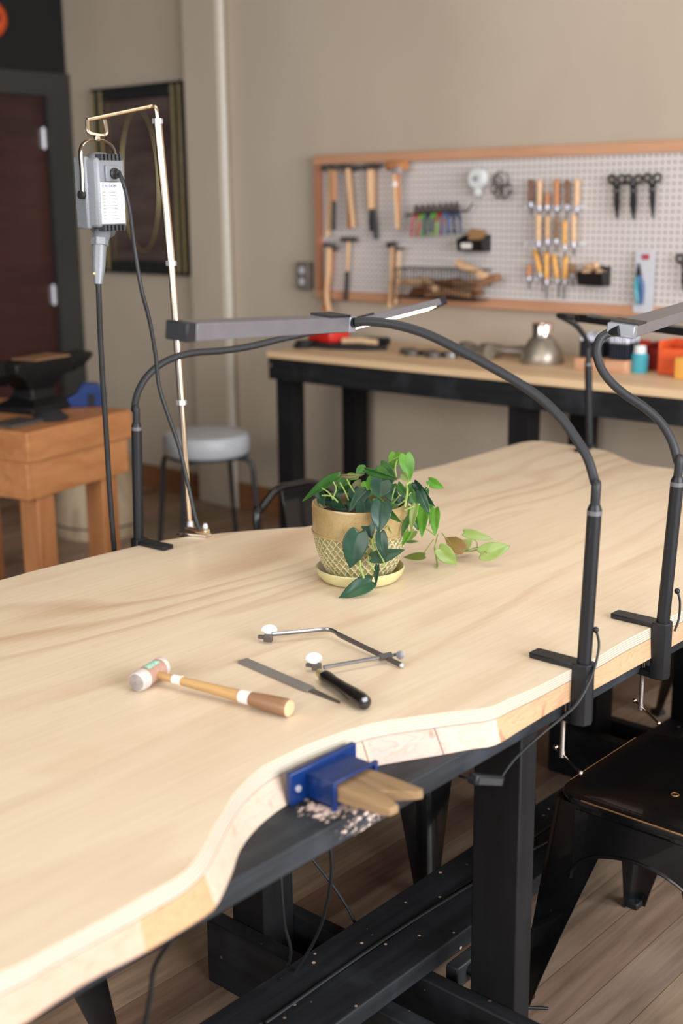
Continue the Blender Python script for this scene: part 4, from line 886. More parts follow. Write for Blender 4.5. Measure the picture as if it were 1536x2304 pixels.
# bail (strap handle)
top = MP(213, 306); 
bl = [MQ(-hw - .016, 0, -.005), MQ(-hw - .014, 0, .045), MQ(-hw - .014, 0, .085), MQ(-hw - .002, 0, .105), MQ(-.012, 0, .111), MQ(.0, 0, .111), MQ(.02, 0, .108), MQ(hw + .002, 0, .095), MQ(hw + .006, 0, .07), MQ(hw + .006, 0, .0)]
MB().tube(smoothpath(bl, 5), .0022, 8, flat=(1, 3.0), up=tuple(-nl)).build('bail', 'warm_steel', mt)
MB().lathe(MQ(-hw - .012, 0, -.004), [(.009, 0), (.009, .010), (.001, .011)], 14, nl).build('bail_knob', 'rubber_black', mt)
MB().box(MQ(-.004, 0, .114), (.012, .010, .012), (-nl, nf, EZ)).build('bail_bolt', 'chrome', mt, bevel=.002)
# nose and flexible shaft
n0 = DP(224, 550, dt); n1 = DP(221, 640, dt); nt_ = mc - EZ * (hh + .002); nax = (n1 - n0).normalized()
m = MB().lathe(nt_, [(.028, 0), (.028, .006), (.018, .008), (.018, (n0 - nt_).length)], 24, (n0 - nt_)).lathe(n0 - nax * .014, [(.0165, 0), (.0195, .001), (.0195, .016), (.016, .017)], 6, nax)
m.build('collar', 'motor_grey', mt)
MB().tube([n0, n0.lerp(n1, .55), n1], [.0150, .0142, .0090], 20).build('nosepiece', 'motor_grey', mt)
MB().ball(n0.lerp(n1, .72) + nl * .012, .004, n=8).build('set_screw', 'brass', mt)
def RB(x, y, X=None): return DP(x, y, dt + (y - 640) / 595 * .20)
sh = [n1 + EZ * .01, n1 - EZ * .02, RB(225, 740), RB(230, 840), RB(238, 960), RB(245, 1080), RB(253, 1190), DP(258, 1260, dt + .22), DP(262, 1400, dt + .24)]
MB().tube(smoothpath(sh, 6), .0062, 12).build('flex_shaft', 'rubber_black', mt)
cd_ = [gp + nf * .014, DP(276, 408, dt - .05), DP(291, 470, dt - .03), DP(303, 560, dt), DP(318, 650, dt + .02), DP(336, 720, dt + .05), DP(350, 800, dt + .08), DP(358, 870, dt + .1), DP(380, 940, dt + .12), DP(404, 1010, dt + .14), DP(425, 1100, dt + .15), DP(440, 1165, dt + .15), DP(449, 1190, dt + .15)]
MB().tube(smoothpath(cd_, 6), .0048, 10).build('power_cord', 'rubber_black', mt)

# ================================================================== HAND TOOLS ON THE TABLE
# rawhide mallet
h0, h1 = ZP(312, 1556, TZ), ZP(362, 1524, TZ); ax = (h1 - h0); HL = .072; ax.z = 0; ax.normalize(); r = .0175
hc0 = h0 + V((0, 0, r + .0005)) - ax * .0
t = thing('mallet', 'small rawhide faced mallet with pale taped wooden handle lying on the table', 'mallet', hc0 - V((0, 0, r)))
MB().lathe(hc0, [(r * .93, .012), (r * .96, .0125), (r * .96, HL - .008), (r * .9, HL - .007)], 32, ax).build('head_sleeve', 'copper_skin', t)
MB().lathe(hc0, [(r * .75, -.006), (r * .93, -.003), (r * 1.0, .004), (r * 1.0, .015), (r * .93, .0155)], 32, ax).build('rawhide_tip', 'rawhide', t)
MB().lathe(hc0, [(.001, -.0072), (r * .7, -.0068), (r * .8, -.0058)], 32, ax, cap=False).build('tip_face', 'rawhide_face', t)
MB().lathe(hc0, [(r * .93, HL - .008), (r * .99, HL - .007), (r * .99, HL), (r * .9, HL + .003), (.001, HL + .0035)], 32, ax).build('rawhide_tip', 'rawhide', t)
pa = MB(); n = 14; vs = []
for i in range(n + 1):
    for j in range(5):
        a_ = R_(60 + 15 * j + 6 * noise.noise(V((i * .7, j, 0)))); uu = .022 + .034 * i / n; side = ax.cross(EZ).normalized()
        vs.append(hc0 + ax * uu + (side * -cos(a_) * -1 + EZ * sin(a_)) * (r * .965 + .0003))
pa.add(vs, [(i * 5 + j, i * 5 + j + 1, (i + 1) * 5 + j + 1, (i + 1) * 5 + j) for i in range(n) for j in range(4)]); pa.build('green_patch', 'patina_green', t)
mid = hc0 + ax * (HL * .55); he = ZP(650, 1613, TZ); he = V((he.x, he.y, TZ + .0145)); hd2 = (he - mid).normalized(); HLn = (he - mid).length
prof = [(.0062, .012), (.0064, .03), (.0075, HLn * .3), (.0085, HLn * .5), (.0105, HLn * .72)]
prof2 = [(.0105, HLn * .72), (.0135, HLn * .86), (.0145, HLn * .97), (.0142, HLn), (.0135, HLn + .001)]
MB().lathe(mid, prof, 24, hd2).build('handle', 'mallet_wood', t)
MB().lathe(mid, prof2, 24, hd2).build('handle_end', 'mallet_dark_wood', t, label='darker brown flared handle end')
MB().lathe(mid, [(.0137, HLn + .0008), (.012, HLn + .0022), (.001, HLn + .0026)], 24, hd2).build('end_grain', 'beech', t)
for f_, ww, rr2 in ((.17, .018, .0074), (.665, .02, .0105)): MB().lathe(mid, [(rr2 - .0015, HLn * f_), (rr2 + .0004, HLn * f_ + .0005), (rr2 + .0008, HLn * f_ + ww), (rr2 - .001, HLn * f_ + ww + .0005)], 24, hd2).build('white_tape', 'tape_white', t)
# file
a_ = ZP(545, 1489, TZ); b2 = ZP(700, 1556, TZ); c2 = ZP(765, 1583, TZ); fd = (b2 - a_).normalized(); sd = EZ.cross(fd); t = thing('flat_file', 'flat grey steel hand file without handle lying on the table', 'file', a_)
FL = (b2 - a_).length; TL = (c2 - b2).length
MB().prism([(0, -.0105), (FL * .93, -.0105), (FL, -.0085), (FL, .0085), (FL * .93, .0105), (0, .0105)], a_ + EZ * .0006, fd, sd, EZ, .0042).build('blade', 'file_steel', t, bevel=.0004)
MB().prism([(FL - .001, -.0055), (FL + TL, -.0012), (FL + TL, .0012), (FL - .001, .0055)], a_ + EZ * .0008, fd, sd, EZ, .0034).build('tang', 'dark_steel', t)
# jeweller's saw frame
def TP(x, y, z=.006): return ZP(x, y, TZ + z)
t = thing('saw_frame', "jeweller's saw frame with black handle and wing screws lying on the table", 'saw', TP(800, 1540, 0))
z_ = .016
s0, s1, s2_, s3 = TP(612, 1427, z_), TP(728, 1416, z_), TP(760, 1427, z_), TP(903, 1497, .006)
sp = smoothpath([s0, s0.lerp(s1, .5), s1, TP(748, 1419, z_), s2_], 6) 
MB().tube(sp, .0038, 10, flat=(1.1, .8)).build('frame_rod', 'steel', t)
MB().tube([s2_, s2_.lerp(s3, .5), s3], .0045, 4, flat=(1.2, .9)).build('frame_back', 'dark_steel', t)
k0, k1 = TP(728, 1501, .014), TP(862, 1478, .012)
MB().tube([k0, k1], .0032, 10).build('lower_rod', 'steel', t)
ax = (TP(895, 1472, .012) - k1).normalized()
MB().tube([k1 - ax * .008, k1 + ax * .016], .0068, 4).build('slider', 'steel', t)
MB().tube([k1 + ax * .016, k1 + ax * .03], .003, 10).lathe(TP(900, 1474, .014) - V((0, 0, 0)), [(.001, -.0015), (.0075, -.001), (.0075, .001), (.001, .0015)], 18, V((.7, -.7, .2))).build('wing_nut', 'steel', t)
MB().ball(s3, .0042, n=8).build('tip', 'zinc', t)
def wing(base, top, w_):
    ctr = (base + top) / 2; nrm = V((.64, -.72, .25)).normalized(); upw = (top - base); upw = (upw - nrm * upw.dot(nrm)); hgt = upw.length / 2; upw.normalize(); sdw = nrm.cross(upw)
    pl_ = [(w_ * cos(q) * (1 if sin(q) > -.3 else .8), hgt * (.95 if sin(q) > 0 else .75) * sin(q)) for q in [2 * pi * k / 28 for k in range(28)]]
    MB().prism(pl_, ctr - nrm * .001, sdw, upw, nrm, .0022).build('wing_screw', 'vinyl_white', t, bevel=.0005)
wing(TP(606, 1430, .012), TP(606, 1430, .012) + EZ * .022 , .0145)
wing(TP(706, 1497, .012), TP(706, 1497, .012) + EZ * .024, .0140)
for (x, y) in ((603, 1436), (712, 1500)):
    q = TP(x, y, .010); MB().box(q, (.016, .009, .013), (V((.9, .43, 0)).normalized(), V((-.43, .9, 0)).normalized(), EZ)).box(q - V((.012, .004, -.001)), (.014, .007, .006), (V((.9, .43, 0)).normalized(), V((-.43, .9, 0)).normalized(), EZ)).build('blade_clamp', 'dark_steel', t, bevel=.001)
g0, g1 = TP(722, 1508, .012), TP(822, 1582, .0125); g0 = TP(727, 1520, .012); g1 = TP(823, 1583, .0135); ax = (g1 - g0).normalized(); GL = (g1 - g0).length
MB().lathe(g0 - ax * .016, [(.0055, 0), (.0075, .002), (.008, .016)], 18, ax).build('ferrule', 'brass', t)
MB().lathe(g0, [(.0085, 0), (.0115, .004), (.012, .015), (.0105, GL * .28), (.0115, GL * .5), (.0135, GL * .75), (.0135, GL * .9), (.0115, GL * .98), (.007, GL), (.001, GL + .001)], 28, ax).build('handle', 'handle_black', t)

# ================================================================== POTTED PHILODENDRON
pc = ZP(810, 1300, TZ); pc = V((pc.x, pc.y, TZ))
t = tag(MB().lathe((0, 0, 0), [(.074, 0.0005), (.083, .003), (.093, .016), (.0955, .026), (.093, .0285), (.0895, .026), (.082, .010), (.078, .007), (.001, .0065)], 72).build('plant_saucer', 'glaze_dish'), 'pale yellow-green glazed saucer under the plant pot', 'saucer')
t.location = pc
pb = pc + EZ * .0072; plant = thing('potted_philodendron', 'heartleaf plant trailing from a crackle glazed lattice pot', 'potted plant', pb)
D0 = depth(pb + EZ * .07); PH = .161
# pot wall with lattice relief
def rad(h):      # outer radius by height fraction
    pts = [(0, .066), (.08, .074), (.2, .084), (.4, .095), (.59, .1005), (.66, .1010), (1, .1015)]
    for (h0_, r0), (h1_, r1) in zip(pts, pts[1:]):
        if h <= h1_: return r0 + (r1 - r0) * (h - h0_) / (h1_ - h0_)
    return pts[-1][1]
m = MB(); nu, nv = 288, 64; vs = []; mi = []
nd = 34
for i in range(nv + 1):
    h = .610 * i / nv
    for j in range(nu):
        a_ = 2 * pi * j / nu; u_ = a_ / (2 * pi) * nd; v_ = h / .610 * 5.0
        p_ = abs(((u_ + v_) % 1) - .5); q_ = abs(((u_ - v_) % 1) - .5)
        rid = max(0, (p_ - .34) / .16, (q_ - .34) / .16)
        edge = min(1, h / .03, (.610 - h) / .03)
        rr2 = rad(h) + (-.0040 + .0042 * min(1, rid)) * edge
        vs.append(pb + V((cos(a_) * rr2, sin(a_) * rr2, h * PH)))
fs = [(i * nu + j, i * nu + (j + 1) % nu, (i + 1) * nu + (j + 1) % nu, (i + 1) * nu + j) for i in range(nv) for j in range(nu)]
for f in fs:
    i, j = divmod(f[0], nu); h = .610 * (i + .5) / nv; u_ = (j + .5) / nu * nd; v_ = h / .610 * 5.0
    p_ = abs(((u_ + v_) % 1) - .5); q_ = abs(((u_ - v_) % 1) - .5)
    mi.append(1 if max(p_, q_) > .42 else 0)
m.add(vs, fs); m.m = mi
pot = m.build('pot', ['glaze_green', 'glaze_ridge'], plant, smooth=80)
MB().lathe(pb, [(rad(.60) - .001, .605 * PH), (rad(.61) + .0022, .615 * PH), (rad(.63) + .0022, .637 * PH), (rad(.65), .649 * PH), (rad(.85), .85 * PH), (.1018, .97 * PH), (.1005, PH), (.0975, PH), (.096, .97 * PH), (.095, .80 * PH)], 96, cap=False).build('pot_band', 'glaze_band', pot)
MB().lathe(pb, [(.0952, .83 * PH), (.06, .86 * PH), (.03, .84 * PH), (.001, .86 * PH)], 40, cap=False).lathe(pb, [(.066, 0), (.001, .0005)], 40, cap=False).build('soil', 'soil', plant)
def C1(x, y, d_): return DP(640 + x / 2.743, 980 + y / 2.743, d_)
def leaf(b, tip, wpx, mat, dd=-.05, dt_=None, tilt=0, fold=.25, curl=.15, z=None, petiole=None):
    """heart leaf from base (where stem joins) to tip; pixel coords in the close-up frame"""
    if z is not None:
        B = ZP(640 + b[0] / 2.743, 980 + b[1] / 2.743, TZ + z[0]); T_ = ZP(640 + tip[0] / 2.743, 980 + tip[1] / 2.743, TZ + z[1])
    else:
        B = C1(b[0], b[1], D0 + dd); T_ = C1(tip[0], tip[1], D0 + (dd if dt_ is None else dt_))
    ax = (T_ - B); Lf = ax.length; ax.normalize(); view = (O0 - (B + T_) / 2).normalized()
    nrm = (view - ax * view.dot(ax)).normalized(); sd = ax.cross(nrm)
    if tilt: rm = M.Rotation(R_(tilt), 3, ax); nrm = rm @ nrm; sd = rm @ sd
    w2 = wpx / 2 / 2.743 * depth(B) / F / max(.3, cos(R_(tilt)))
    nn = 14; rows = []; L0 = Lf
    for i in range(nn + 1):
        s = i / nn
        # half width profile of a heart, with the lobes reaching behind the base
        wv = w2 * (.70 + .30 * sin(min(1, s / .27) * pi / 2)) if s < .27 else w2 * (1 - ((s - .27) / .73) ** 1.75)
        rows.append(wv)
    # outline normalised
    mxw = max(rows); rows = [q / mxw * w2 for q in rows]
    vs = []; K = 4
    for i in range(nn + 1):
        s = i / nn
        for j in range(-K, K + 1):
            f_ = j / K; wv = rows[i] * f_
            back = -.16 * (1 - s) ** 3 * (abs(f_) * (1.25 - abs(f_)) * 3.0) * min(L0, 2.2 * w2)  # lobes
            al = s * L0 + back
            hgt = abs(f_) * fold * rows[i] - curl * L0 * (s - .45) ** 2 + .02 * w2 * sin(s * 9 + f_ * 4)
            if i == nn: wv = 0
            vs.append(B + ax * al + sd * wv + nrm * hgt)
    W_ = 2 * K + 1
    fs = [(i * W_ + j, i * W_ + j + 1, (i + 1) * W_ + j + 1, (i + 1) * W_ + j) for i in range(nn) for j in range(W_ - 1)]
    o = MB().add(vs, fs).build('leaf', mat, plant, smooth=180)
    s = o.modifiers.new('s', 'SUBSURF'); s.levels = 1; s.render_levels = 1
    so = o.modifiers.new('t', 'SOLIDIFY'); so.thickness = .0006
    # midrib
    return B, T_
LV = [((330, 250), (100, 402), 62, 'leaf_mid', -.03, .0, 50), ((205, 335), (245, 440), 62, 'leaf_dark', .02, .0, 10), ((500, 200), (438, 240), 64, 'leaf_mid', .04, .02, 30),
      ((498, 212), (700, 272), 44, 'leaf_mid', -.02, -.02, 45), ((595, 185), (690, 275), 92, 'leaf_mid', .02, .0, 10), ((682, 112), (668, 205), 74, 'leaf_bright', .03, .02, 20),
      ((745, 122), (775, 278), 98, 'leaf_bright', .0, .0, 5), ((730, 240), (768, 288), 46, 'leaf_pale', -.04, -.05, 20), ((600, 282), (572, 392), 138, 'leaf_blue', -.09, -.11, 0),
      ((505, 285), (520, 345), 78, 'leaf_bright', -.03, -.05, 15), ((505, 338), (393, 470), 78, 'leaf_dark', -.06, -.09, 25), ((490, 418), (537, 640), 124, 'leaf_blue', -.10, -.12, 5),
      ((600, 418), (577, 600), 134, 'leaf_blue', -.13, -.14, 0), ((455, 605), (400, 822), 158, 'leaf_dark', -.13, -.12, 10), ((592, 600), (622, 782), 78, 'leaf_blue', -.15, -.15, 10),
      ((540, 752), (745, 708), 84, 'leaf_dark', -.13, -.12, 30), ((562, 392), (722, 545), 62, 'leaf_mid', -.12, -.12, 35), ((800, 292), (925, 440), 56, 'leaf_dark', -.05, -.07, 25),
      ((832, 345), (888, 482), 66, 'leaf_dark', -.07, -.08, 10), ((860, 420), (845, 628), 78, 'leaf_bright', -.03, -.05, 15), ((928, 452), (927, 622), 68, 'leaf_bright', -.02, -.03, 10),
      ((892, 278), (985, 328), 62, 'leaf_bright', .02, .02, 10), ((700, 300), (778, 412), 50, 'leaf_mid', -.08, -.10, 20), ((808, 425), (775, 590), 50, 'leaf_pale', -.09, -.09, 30),
      ((765, 505), (718, 622), 42, 'leaf_mid', -.07, -.08, 25), ((768, 595), (722, 682), 36, 'leaf_bright', -.06, -.07, 20), ((785, 360), (815, 440), 90, 'leaf_mid', .0, .0, 0),
      ((800, 480), (825, 590), 60, 'leaf_mid', .0, .0, 0), ((640, 330), (700, 420), 90, 'leaf_dark', .0, .0, 5), ((300, 400), (380, 462), 70, 'leaf_dark', .0, -.03, 20),
      ((400, 300), (300, 350), 60, 'leaf_mid', .04, .04, 20), ((430, 330), (440, 420), 80, 'leaf_dark', .02, .02, 10), ((260, 380), (300, 440), 70, 'leaf_dark', .04, .04, 10), ((330, 300), (420, 350), 60, 'leaf_pale', .06, .06, 20),
      ((440, 250), (360, 270), 50, 'leaf_bright', .05, .03, 40), ((580, 230), (520, 260), 60, 'leaf_mid', .03, .03, 20), ((355, 248), (495, 244), 26, 'leaf_under', .0, .0, 60), ((470, 290), (400, 350), 60, 'leaf_under', .05, .05, 10),
      ((680, 420), (640, 480), 60, 'leaf_mid', -.04, -.06, 0), ((830, 440), (880, 520), 80, 'leaf_mid', -.02, -.03, 0), ((720, 380), (750, 480), 70, 'leaf_dark', .0, .0, 0)]
for b, tp, wp, mt_, d1, d2, tl_ in LV: leaf(b, tp, wp, mt_, d1, d2, tl_)
leaf((535, 900), (335, 1000), 112, 'leaf_dark', z=(.030, .004), tilt=12, fold=.15)
leaf((572, 800), (560, 925), 34, 'leaf_blue', -.12, -.11, 30)
leaf((800, 590), (758, 652), 50, 'leaf_pale', -.03, -.03, 10); leaf((752, 655), (832, 652), 22, 'leaf_mid', z=(.03, .02), tilt=0, fold=.1)
leaf((862, 742), (728, 752), 50, 'leaf_pale', z=(.02, .008), tilt=0, fold=.1)
leaf((958, 700), (1064, 803), 104, 'leaf_pale', z=(.045, .004), fold=.15); leaf((1100, 700), (985, 628), 96, 'leaf_pink', z=(.03, .045), fold=.1)
leaf((1092, 690), (1160, 640), 66, 'leaf_pale', z=(.025, .035), fold=.1); leaf((1110, 600), (1290, 640), 62, 'leaf_pale', z=(.07, .055), fold=.1); leaf((1215, 728), (1396, 680), 112, 'leaf_pale', z=(.03, .045), fold=.12)
def stem(pts, r=.0016): MB().tube(smoothpath([C1(x, y, D0 + d_) for x, y, d_ in pts], 5), r, 7).build('stem', 'stem_green', plant)
def stemz(pts, r=.0016): MB().tube(smoothpath([ZP(640 + x / 2.743, 980 + y / 2.743, TZ + z) for x, y, z in pts], 5), r, 7).build('stem', 'stem_green', plant)
stem([(590, 230, .02), (640, 165, .02), (712, 130, .0)]); stem([(690, 255, -.02), (682, 200, -.02), (694, 150, .0)], .0018); stem([(742, 440, -.1), (758, 340, -.1), (752, 305, -.09), (785, 280, -.09)], .0026)
stem([(660, 400, -.08), (672, 350, -.09), (690, 300, -.06)]); stem([(300, 395, -.06), (270, 350, -.06), (230, 325, -.05)]); stem([(330, 412, -.07), (290, 375, -.07), (230, 370, -.06)]); stem([(300, 380, -.06), (318, 330, -.05), (300, 285, -.05)])
stem([(395, 400, -.05), (370, 340, -.04), (340, 290, -.03)]); stem([(430, 350, -.04), (400, 300, -.04), (385, 270, -.03)]); stem([(490, 880, -.125), (470, 820, -.125), (465, 770, -.125)], .0022)
stem([(555, 835, -.12), (520, 770, -.125), (516, 715, -.12)]); stem([(540, 650, -.14), (550, 690, -.14), (545, 730, -.13)]); stem([(575, 600, -.13), (530, 650, -.13), (520, 640, -.12), (500, 610, -.12)]); stem([(550, 640, -.14), (548, 660, -.14), (612, 780, -.13), (600, 800, -.13)])
stem([(740, 460, -.09), (790, 440, -.09), (840, 420, -.07)], .0022); stem([(700, 430, -.09), (740, 400, -.09), (780, 350, -.08)]); stem([(665, 420, -.07), (700, 380, -.07), (715, 350, -.07)]); stem([(860, 570, -.02), (880, 580, -.02), (930, 615, .0)])
stem([(876, 335, .0), (890, 298, .0)], .001); stem([(895, 450, -.02), (898, 510, -.02), (890, 560, -.02)], .001)
stem([(945, 610, .0), (935, 650, .02), (925, 690, .03)], .0014); stemz([(862, 740, .02), (870, 710, .05), (920, 640, .08)], .0009)
stemz([(925, 690, .04), (940, 780, .006), (945, 815, .003)], .002); stemz([(1040, 745, .004), (1110, 715, .012), (1185, 690, .02), (1190, 705, .02), (1130, 715, .014), (1020, 710, .02)], .0014)
stemz([(1190, 690, .02), (1180, 650, .04), (1110, 602, .06)], .0013); stemz([(1130, 715, .012), (1090, 670, .03), (1055, 625, .04)], .0016); stemz([(1150, 712, .012), (1215, 700, .03), (1250, 730, .035)], .0013); stemz([(970, 600, .06), (1000, 640, .05), (1020, 662, .045)], .0012)
stem([(700, 640, -.06), (655, 590, -.09), (640, 560, -.1), (600, 600, -.12)], .0012)
extra = [((560, 260), (500, 330), 70, 'leaf_mid'), ((640, 250), (620, 330), 80, 'leaf_dark'), ((350, 330), (290, 400), 60, 'leaf_dark'), ((420, 390), (400, 460), 70, 'leaf_dark'), ((470, 360), (500, 440), 70, 'leaf_dark'), ((560, 300), (520, 380), 60, 'leaf_mid'), ((780, 300), (760, 380), 60, 'leaf_mid'), ((820, 380), (800, 460), 70, 'leaf_bright'), ((740, 430), (700, 500), 60, 'leaf_mid'), ((860, 330), (850, 420), 70, 'leaf_mid'), ((880, 400), (900, 490), 60, 'leaf_mid'), ((780, 450), (740, 560), 70, 'leaf_bright'), ((610, 210), (560, 270), 60, 'leaf_bright'), ((380, 260), (330, 330), 70, 'leaf_mid'), ((670, 300), (640, 360), 60, 'leaf_mid')]
for b, tp, wp, mt_ in extra: leaf(b, tp, wp, mt_, .03, .02, random.uniform(-25, 25))

# ================================================================== METAL CHAIRS
def make_chair(label, back=True, bh=.70):
    t = thing('metal_chair' if back else 'metal_stool', label, 'chair' if back else 'stool', (0, 0, 0), 'black metal seats around the table')
    H = .192; z = .45; rad_ = .05
    def rr(hx, r, n=7):
        out = []
        for cx, cy, a0 in ((hx - r, hx - r, 0), (-hx + r, hx - r, 90), (-hx + r, -hx + r, 180), (hx - r, -hx + r, 270)):
            for k in range(n): a_ = R_(a0 + 90 * k / (n - 1)); out.append((cx + r * cos(a_), cy + r * sin(a_)))
        return out
    rings = [(H - .008, .045, z - .055), (H, rad_, z - .006), (H - .003, .047, z), (H - .016, .04, z + .0005), (H - .03, .035, z - .006), (.08, .03, z - .014), (.01, .009, z - .015)]
    m = MB(); vs = []; n = 28
    for hx, r, zz in rings: vs += [V((x, y, zz)) for x, y in rr(hx, min(r, hx * .95))]
    m.add(vs, [(i * n + j, i * n + (j + 1) % n, (i + 1) * n + (j + 1) % n, (i + 1) * n + j) for i in range(len(rings) - 1) for j in range(n)] + [tuple(range((len(rings) - 1) * n, len(rings) * n))])
    m.build('seat', 'chair_black', t, smooth=40)
    for x, y in ((-.02, -.03), (.02, -.03), (-.02, .03), (.02, .03), (.0, 0)): MB().torus((x, y, z - .0145), .007, .0016, n=14, k=6).build('drain_hole', 'chair_worn', t)
    # worn edges
    for sx_, sy_ in ((-1, 0), (0, -1)):
        p0 = V((sx_ * (H - .001) if sx_ else -.13, sy_ * (H - .001) if sy_ else -.13, z - .001)); p1 = V((sx_ * (H - .001) if sx_ else .13, sy_ * (H - .001) if sy_ else .13, z - .001))
        MB().tube([p0, p1], .0016, 6).build('worn_edge', 'chair_worn', t)
    # corner legs: tapered, rounded sheet channels
    for sx_ in (-1, 1):
        for sy_ in (-1, 1):
            m = MB(); lv = []; K = 12
            for i in range(K + 1):
                s = i / K; zz = (z - .012) * (1 - s); sp = H + .045 * s + .0; wd = .105 * (1 - s) ** 1.1 + .036; th = .0035
                c0 = V((sx_ * sp, sy_ * sp, zz)); rc = .02
                outer = [(-wd, 0), (-rc, 0), (-rc * .3, -rc * .3), (0, -rc), (0, -wd)]
                inner = [(-th, -wd), (-th, -rc - th), (-rc * .3 - th, -rc * .3 - th), (-rc - th, -th), (-wd, -th)]
                lv.append([c0 + V((sx_ * p[0], sy_ * p[1], 0)) for p in outer + inner])
            n = 10; vs = [p for l in lv for p in l]
            m.add(vs, [(i * n + j, i * n + (j + 1) % n, (i + 1) * n + (j + 1) % n, (i + 1) * n + j) for i in range(K) for j in range(n)] + [tuple(range(n)), tuple(range(K * n, K * n + n))])
            lg = m.build('leg', 'chair_black', t, smooth=60)
            MB().box((sx_ * (H + .045 - .014), sy_ * (H + .045 - .014), .008), (.034, .034, .016)).build('rubber_foot', 'rubber_black', lg, bevel=.003)
    # arched skirts
    for ax_ in range(4):
        rm = M.Rotation(R_(90 * ax_), 3, 'Z'); pl_ = [(-.14, z - .02), (.14, z - .02)]
        for k in range(17): a_ = pi * k / 16; pl_.append((.135 * cos(a_), z - .155 + .075 * sin(a_)))
        m = MB(); q = [rm @ V((p[0], -(H + .001) - .10 * (z - p[1]), p[1])) for p in pl_]; q2 = [rm @ V((p[0], -(H - .002) - .10 * (z - p[1]), p[1])) for p in pl_]; n = len(q)
        m.add(q + q2, [tuple(range(n)), tuple(range(2 * n - 1, n - 1, -1))] + [(j, (j + 1) % n, n + (j + 1) % n, n + j) for j in range(n)]); m.build('skirt', 'chair_black', t)
        arc_ = [rm @ V((.137 * cos(pi * k / 16), -(H + .001) - .10 * (.155 - .075 * sin(pi * k / 16)), z - .155 + .075 * sin(pi * k / 16))) for k in range(17)]
        MB().tube(arc_, .004, 8).build('rolled_rim', 'chair_black', t)
    if back:
        yy = .165; path = smoothpath([V((.15, -yy - .02, .36)), V((.175, -yy - .02, z + .02)), V((.20, -yy - .01, z + .2)), V((.225, -yy + .02, bh - .05)), V((.235, -yy + .09, bh)), V((.238, 0, bh + .005)), V((.235, yy - .09, bh)), V((.225, yy - .02, bh - .05)), V((.20, yy + .01, z + .2)), V((.175, yy + .02, z + .02)), V((.15, yy + .02, .36))], 6)
        MB().tube(path, .0125, 12).build('back_frame', 'chair_black', t)
        pr_ = [(-.05, z - .02), (.05, z - .02), (.065, bh), (-.065, bh)]
        m = MB(); q = [V((.185 + (p[1] - z) * .14, p[0], p[1])) for p in pr_]; q2 = [v_ + V((.004, 0, 0)) for v_ in q]
        m.add(q + q2, [(0, 1, 2, 3), (7, 6, 5, 4), (0, 4, 5, 1), (1, 5, 6, 2), (2, 6, 7, 3), (3, 7, 4, 0)]); m.build('back_splat', 'chair_black', t, bevel=.001)
        for s in (-1, 1):
            m = MB(); q = [V((.10, s * (yy + .014), z - .01)), V((.19, s * (yy + .012), z - .01)), V((.20, s * (yy + .008), z + .09)), V((.185, s * (yy + .008), z + .09))]; q2 = [v_ + V((0, s * .003, 0)) for v_ in q]
            m.add(q + q2, [(0, 1, 2, 3), (7, 6, 5, 4), (0, 4, 5, 1), (1, 5, 6, 2), (2, 6, 7, 3), (3, 7, 4, 0)]); m.build('back_bracket', 'chair_black', t)
    return t
def dup(root, loc, rz, label, name=None):
    r = root.copy(); COL.objects.link(r); r.location = loc; r.rotation_euler = (0, 0, rz); r['label'] = label
    if name: r.name = name
    for ch in list(root.children):
        c_ = ch.copy(); COL.objects.link(c_); c_.parent = r
        for g in ch.children: d_ = g.copy(); COL.objects.link(d_); d_.parent = c_
    return r
ch = make_chair('black metal chair nearest the camera, right of the black table leg')
ch.location = (-.955, 2.085, 0)
dup(ch, (-.93, 2.72, 0), 0, 'black metal chair behind the nearest one, under the right clamp lamps')
dup(ch, (-2.34, 2.66, 0), R_(172), 'black metal chair behind the plant pot on the far long side')
dup(ch, (-1.35, 3.42, 0), R_(62), 'black metal chair at the far table end, only its back edge showing')
stl = make_chair('black metal backless stool pushed under the table middle', back=False)
stl.location = (-1.77, 2.25, 0)
dup(stl, (-1.84, .98, 0), 0, 'black metal backless stool under the near left part of the table')

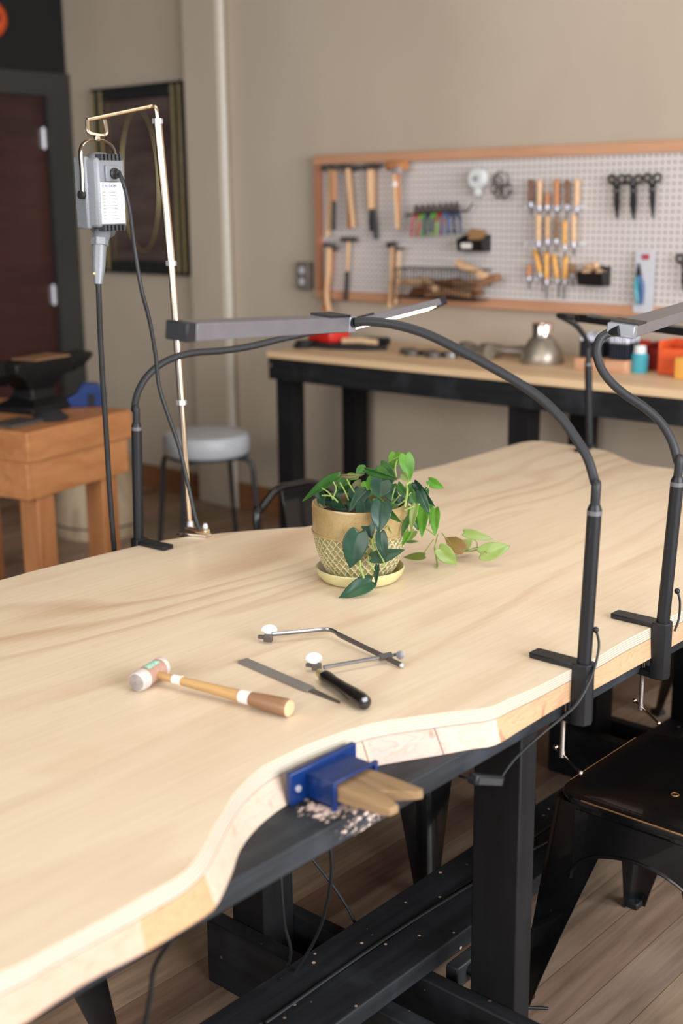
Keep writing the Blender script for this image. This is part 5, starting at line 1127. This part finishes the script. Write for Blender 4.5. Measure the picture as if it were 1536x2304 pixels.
# ================================================================== CORDS BELOW THE TABLE, POWER STRIP
def cordobj(pts, label, r=.0032):
    p = smoothpath(pts, 6); o = MB().tube([q - p[0] for q in p], r, 8).build('hanging_cable', 'rubber_black'); o.location = p[0]; tag(o, label, 'cable', 'cords hanging under the table'); return o
def UY(x, y, Y): return YP(x, y, Y)
cordobj([UY(632, 1960, 1.42), UY(634, 2010, 1.42), UY(640, 2080, 1.43), UY(652, 2160, 1.45), V((-1.50, 1.46, .05)), V((-1.44, 1.47, .006))], 'thin cord hanging straight down at left of the three under the table')
cordobj([UY(742, 1900, 1.42), UY(746, 1960, 1.43), UY(734, 2040, 1.44), UY(700, 2130, 1.45), V((-1.46, 1.42, .06)), V((-1.42, 1.40, .006))], 'curving black cord in the middle of those hanging under the table')
cordobj([UY(700, 1930, 1.60), UY(740, 1980, 1.62), UY(780, 2040, 1.64), UY(806, 2090, 1.66), V((-1.44, 1.70, .10)), V((-1.43, 1.72, .006))], 'cord crossing diagonally behind the other hanging cords')
cordobj([UY(400, 2095, .95), UY(350, 2170, .95), UY(338, 2240, .95), UY(325, 2310, .95), UY(300, 2420, .95)], 'black printed cord hanging below the near left table edge', .0035)
c = onfl = ZP(985, 2230, .09); t = thing('power_strip', 'dark power strip fixed beside the stretcher planks under the table', 'power strip', (-1.235, 1.78, .10))
MB().box((-1.230, 1.80, .115), (.028, .22, .045)).build('body', 'motor_dark', t, bevel=.003)
for y in (1.73, 1.765): MB().lathe((-1.216, y, .118), [(.012, 0), (.012, .02), (.006, .028)], 12, (1, 0, 0)).build('plug', 'rubber_black', t)
cordobj([V((-1.19, 1.73, .118)), V((-1.16, 1.73, .10)), V((-1.14, 1.70, .03)), V((-1.08, 1.60, .006))], 'short cord plugged into the power strip beside the leg')
cordobj([V((-1.19, 1.765, .118)), V((-1.165, 1.78, .08)), V((-1.18, 1.80, .02)), V((-1.12, 1.86, .006))], 'second short cord dropping from the power strip plug')
cordobj([V((-1.336, 1.3, .182)), V((-1.338, 1.7, .1825)), V((-1.31, 2.1, .183)), V((-1.27, 2.35, .184))], 'cord running along the gap between the stretcher planks')
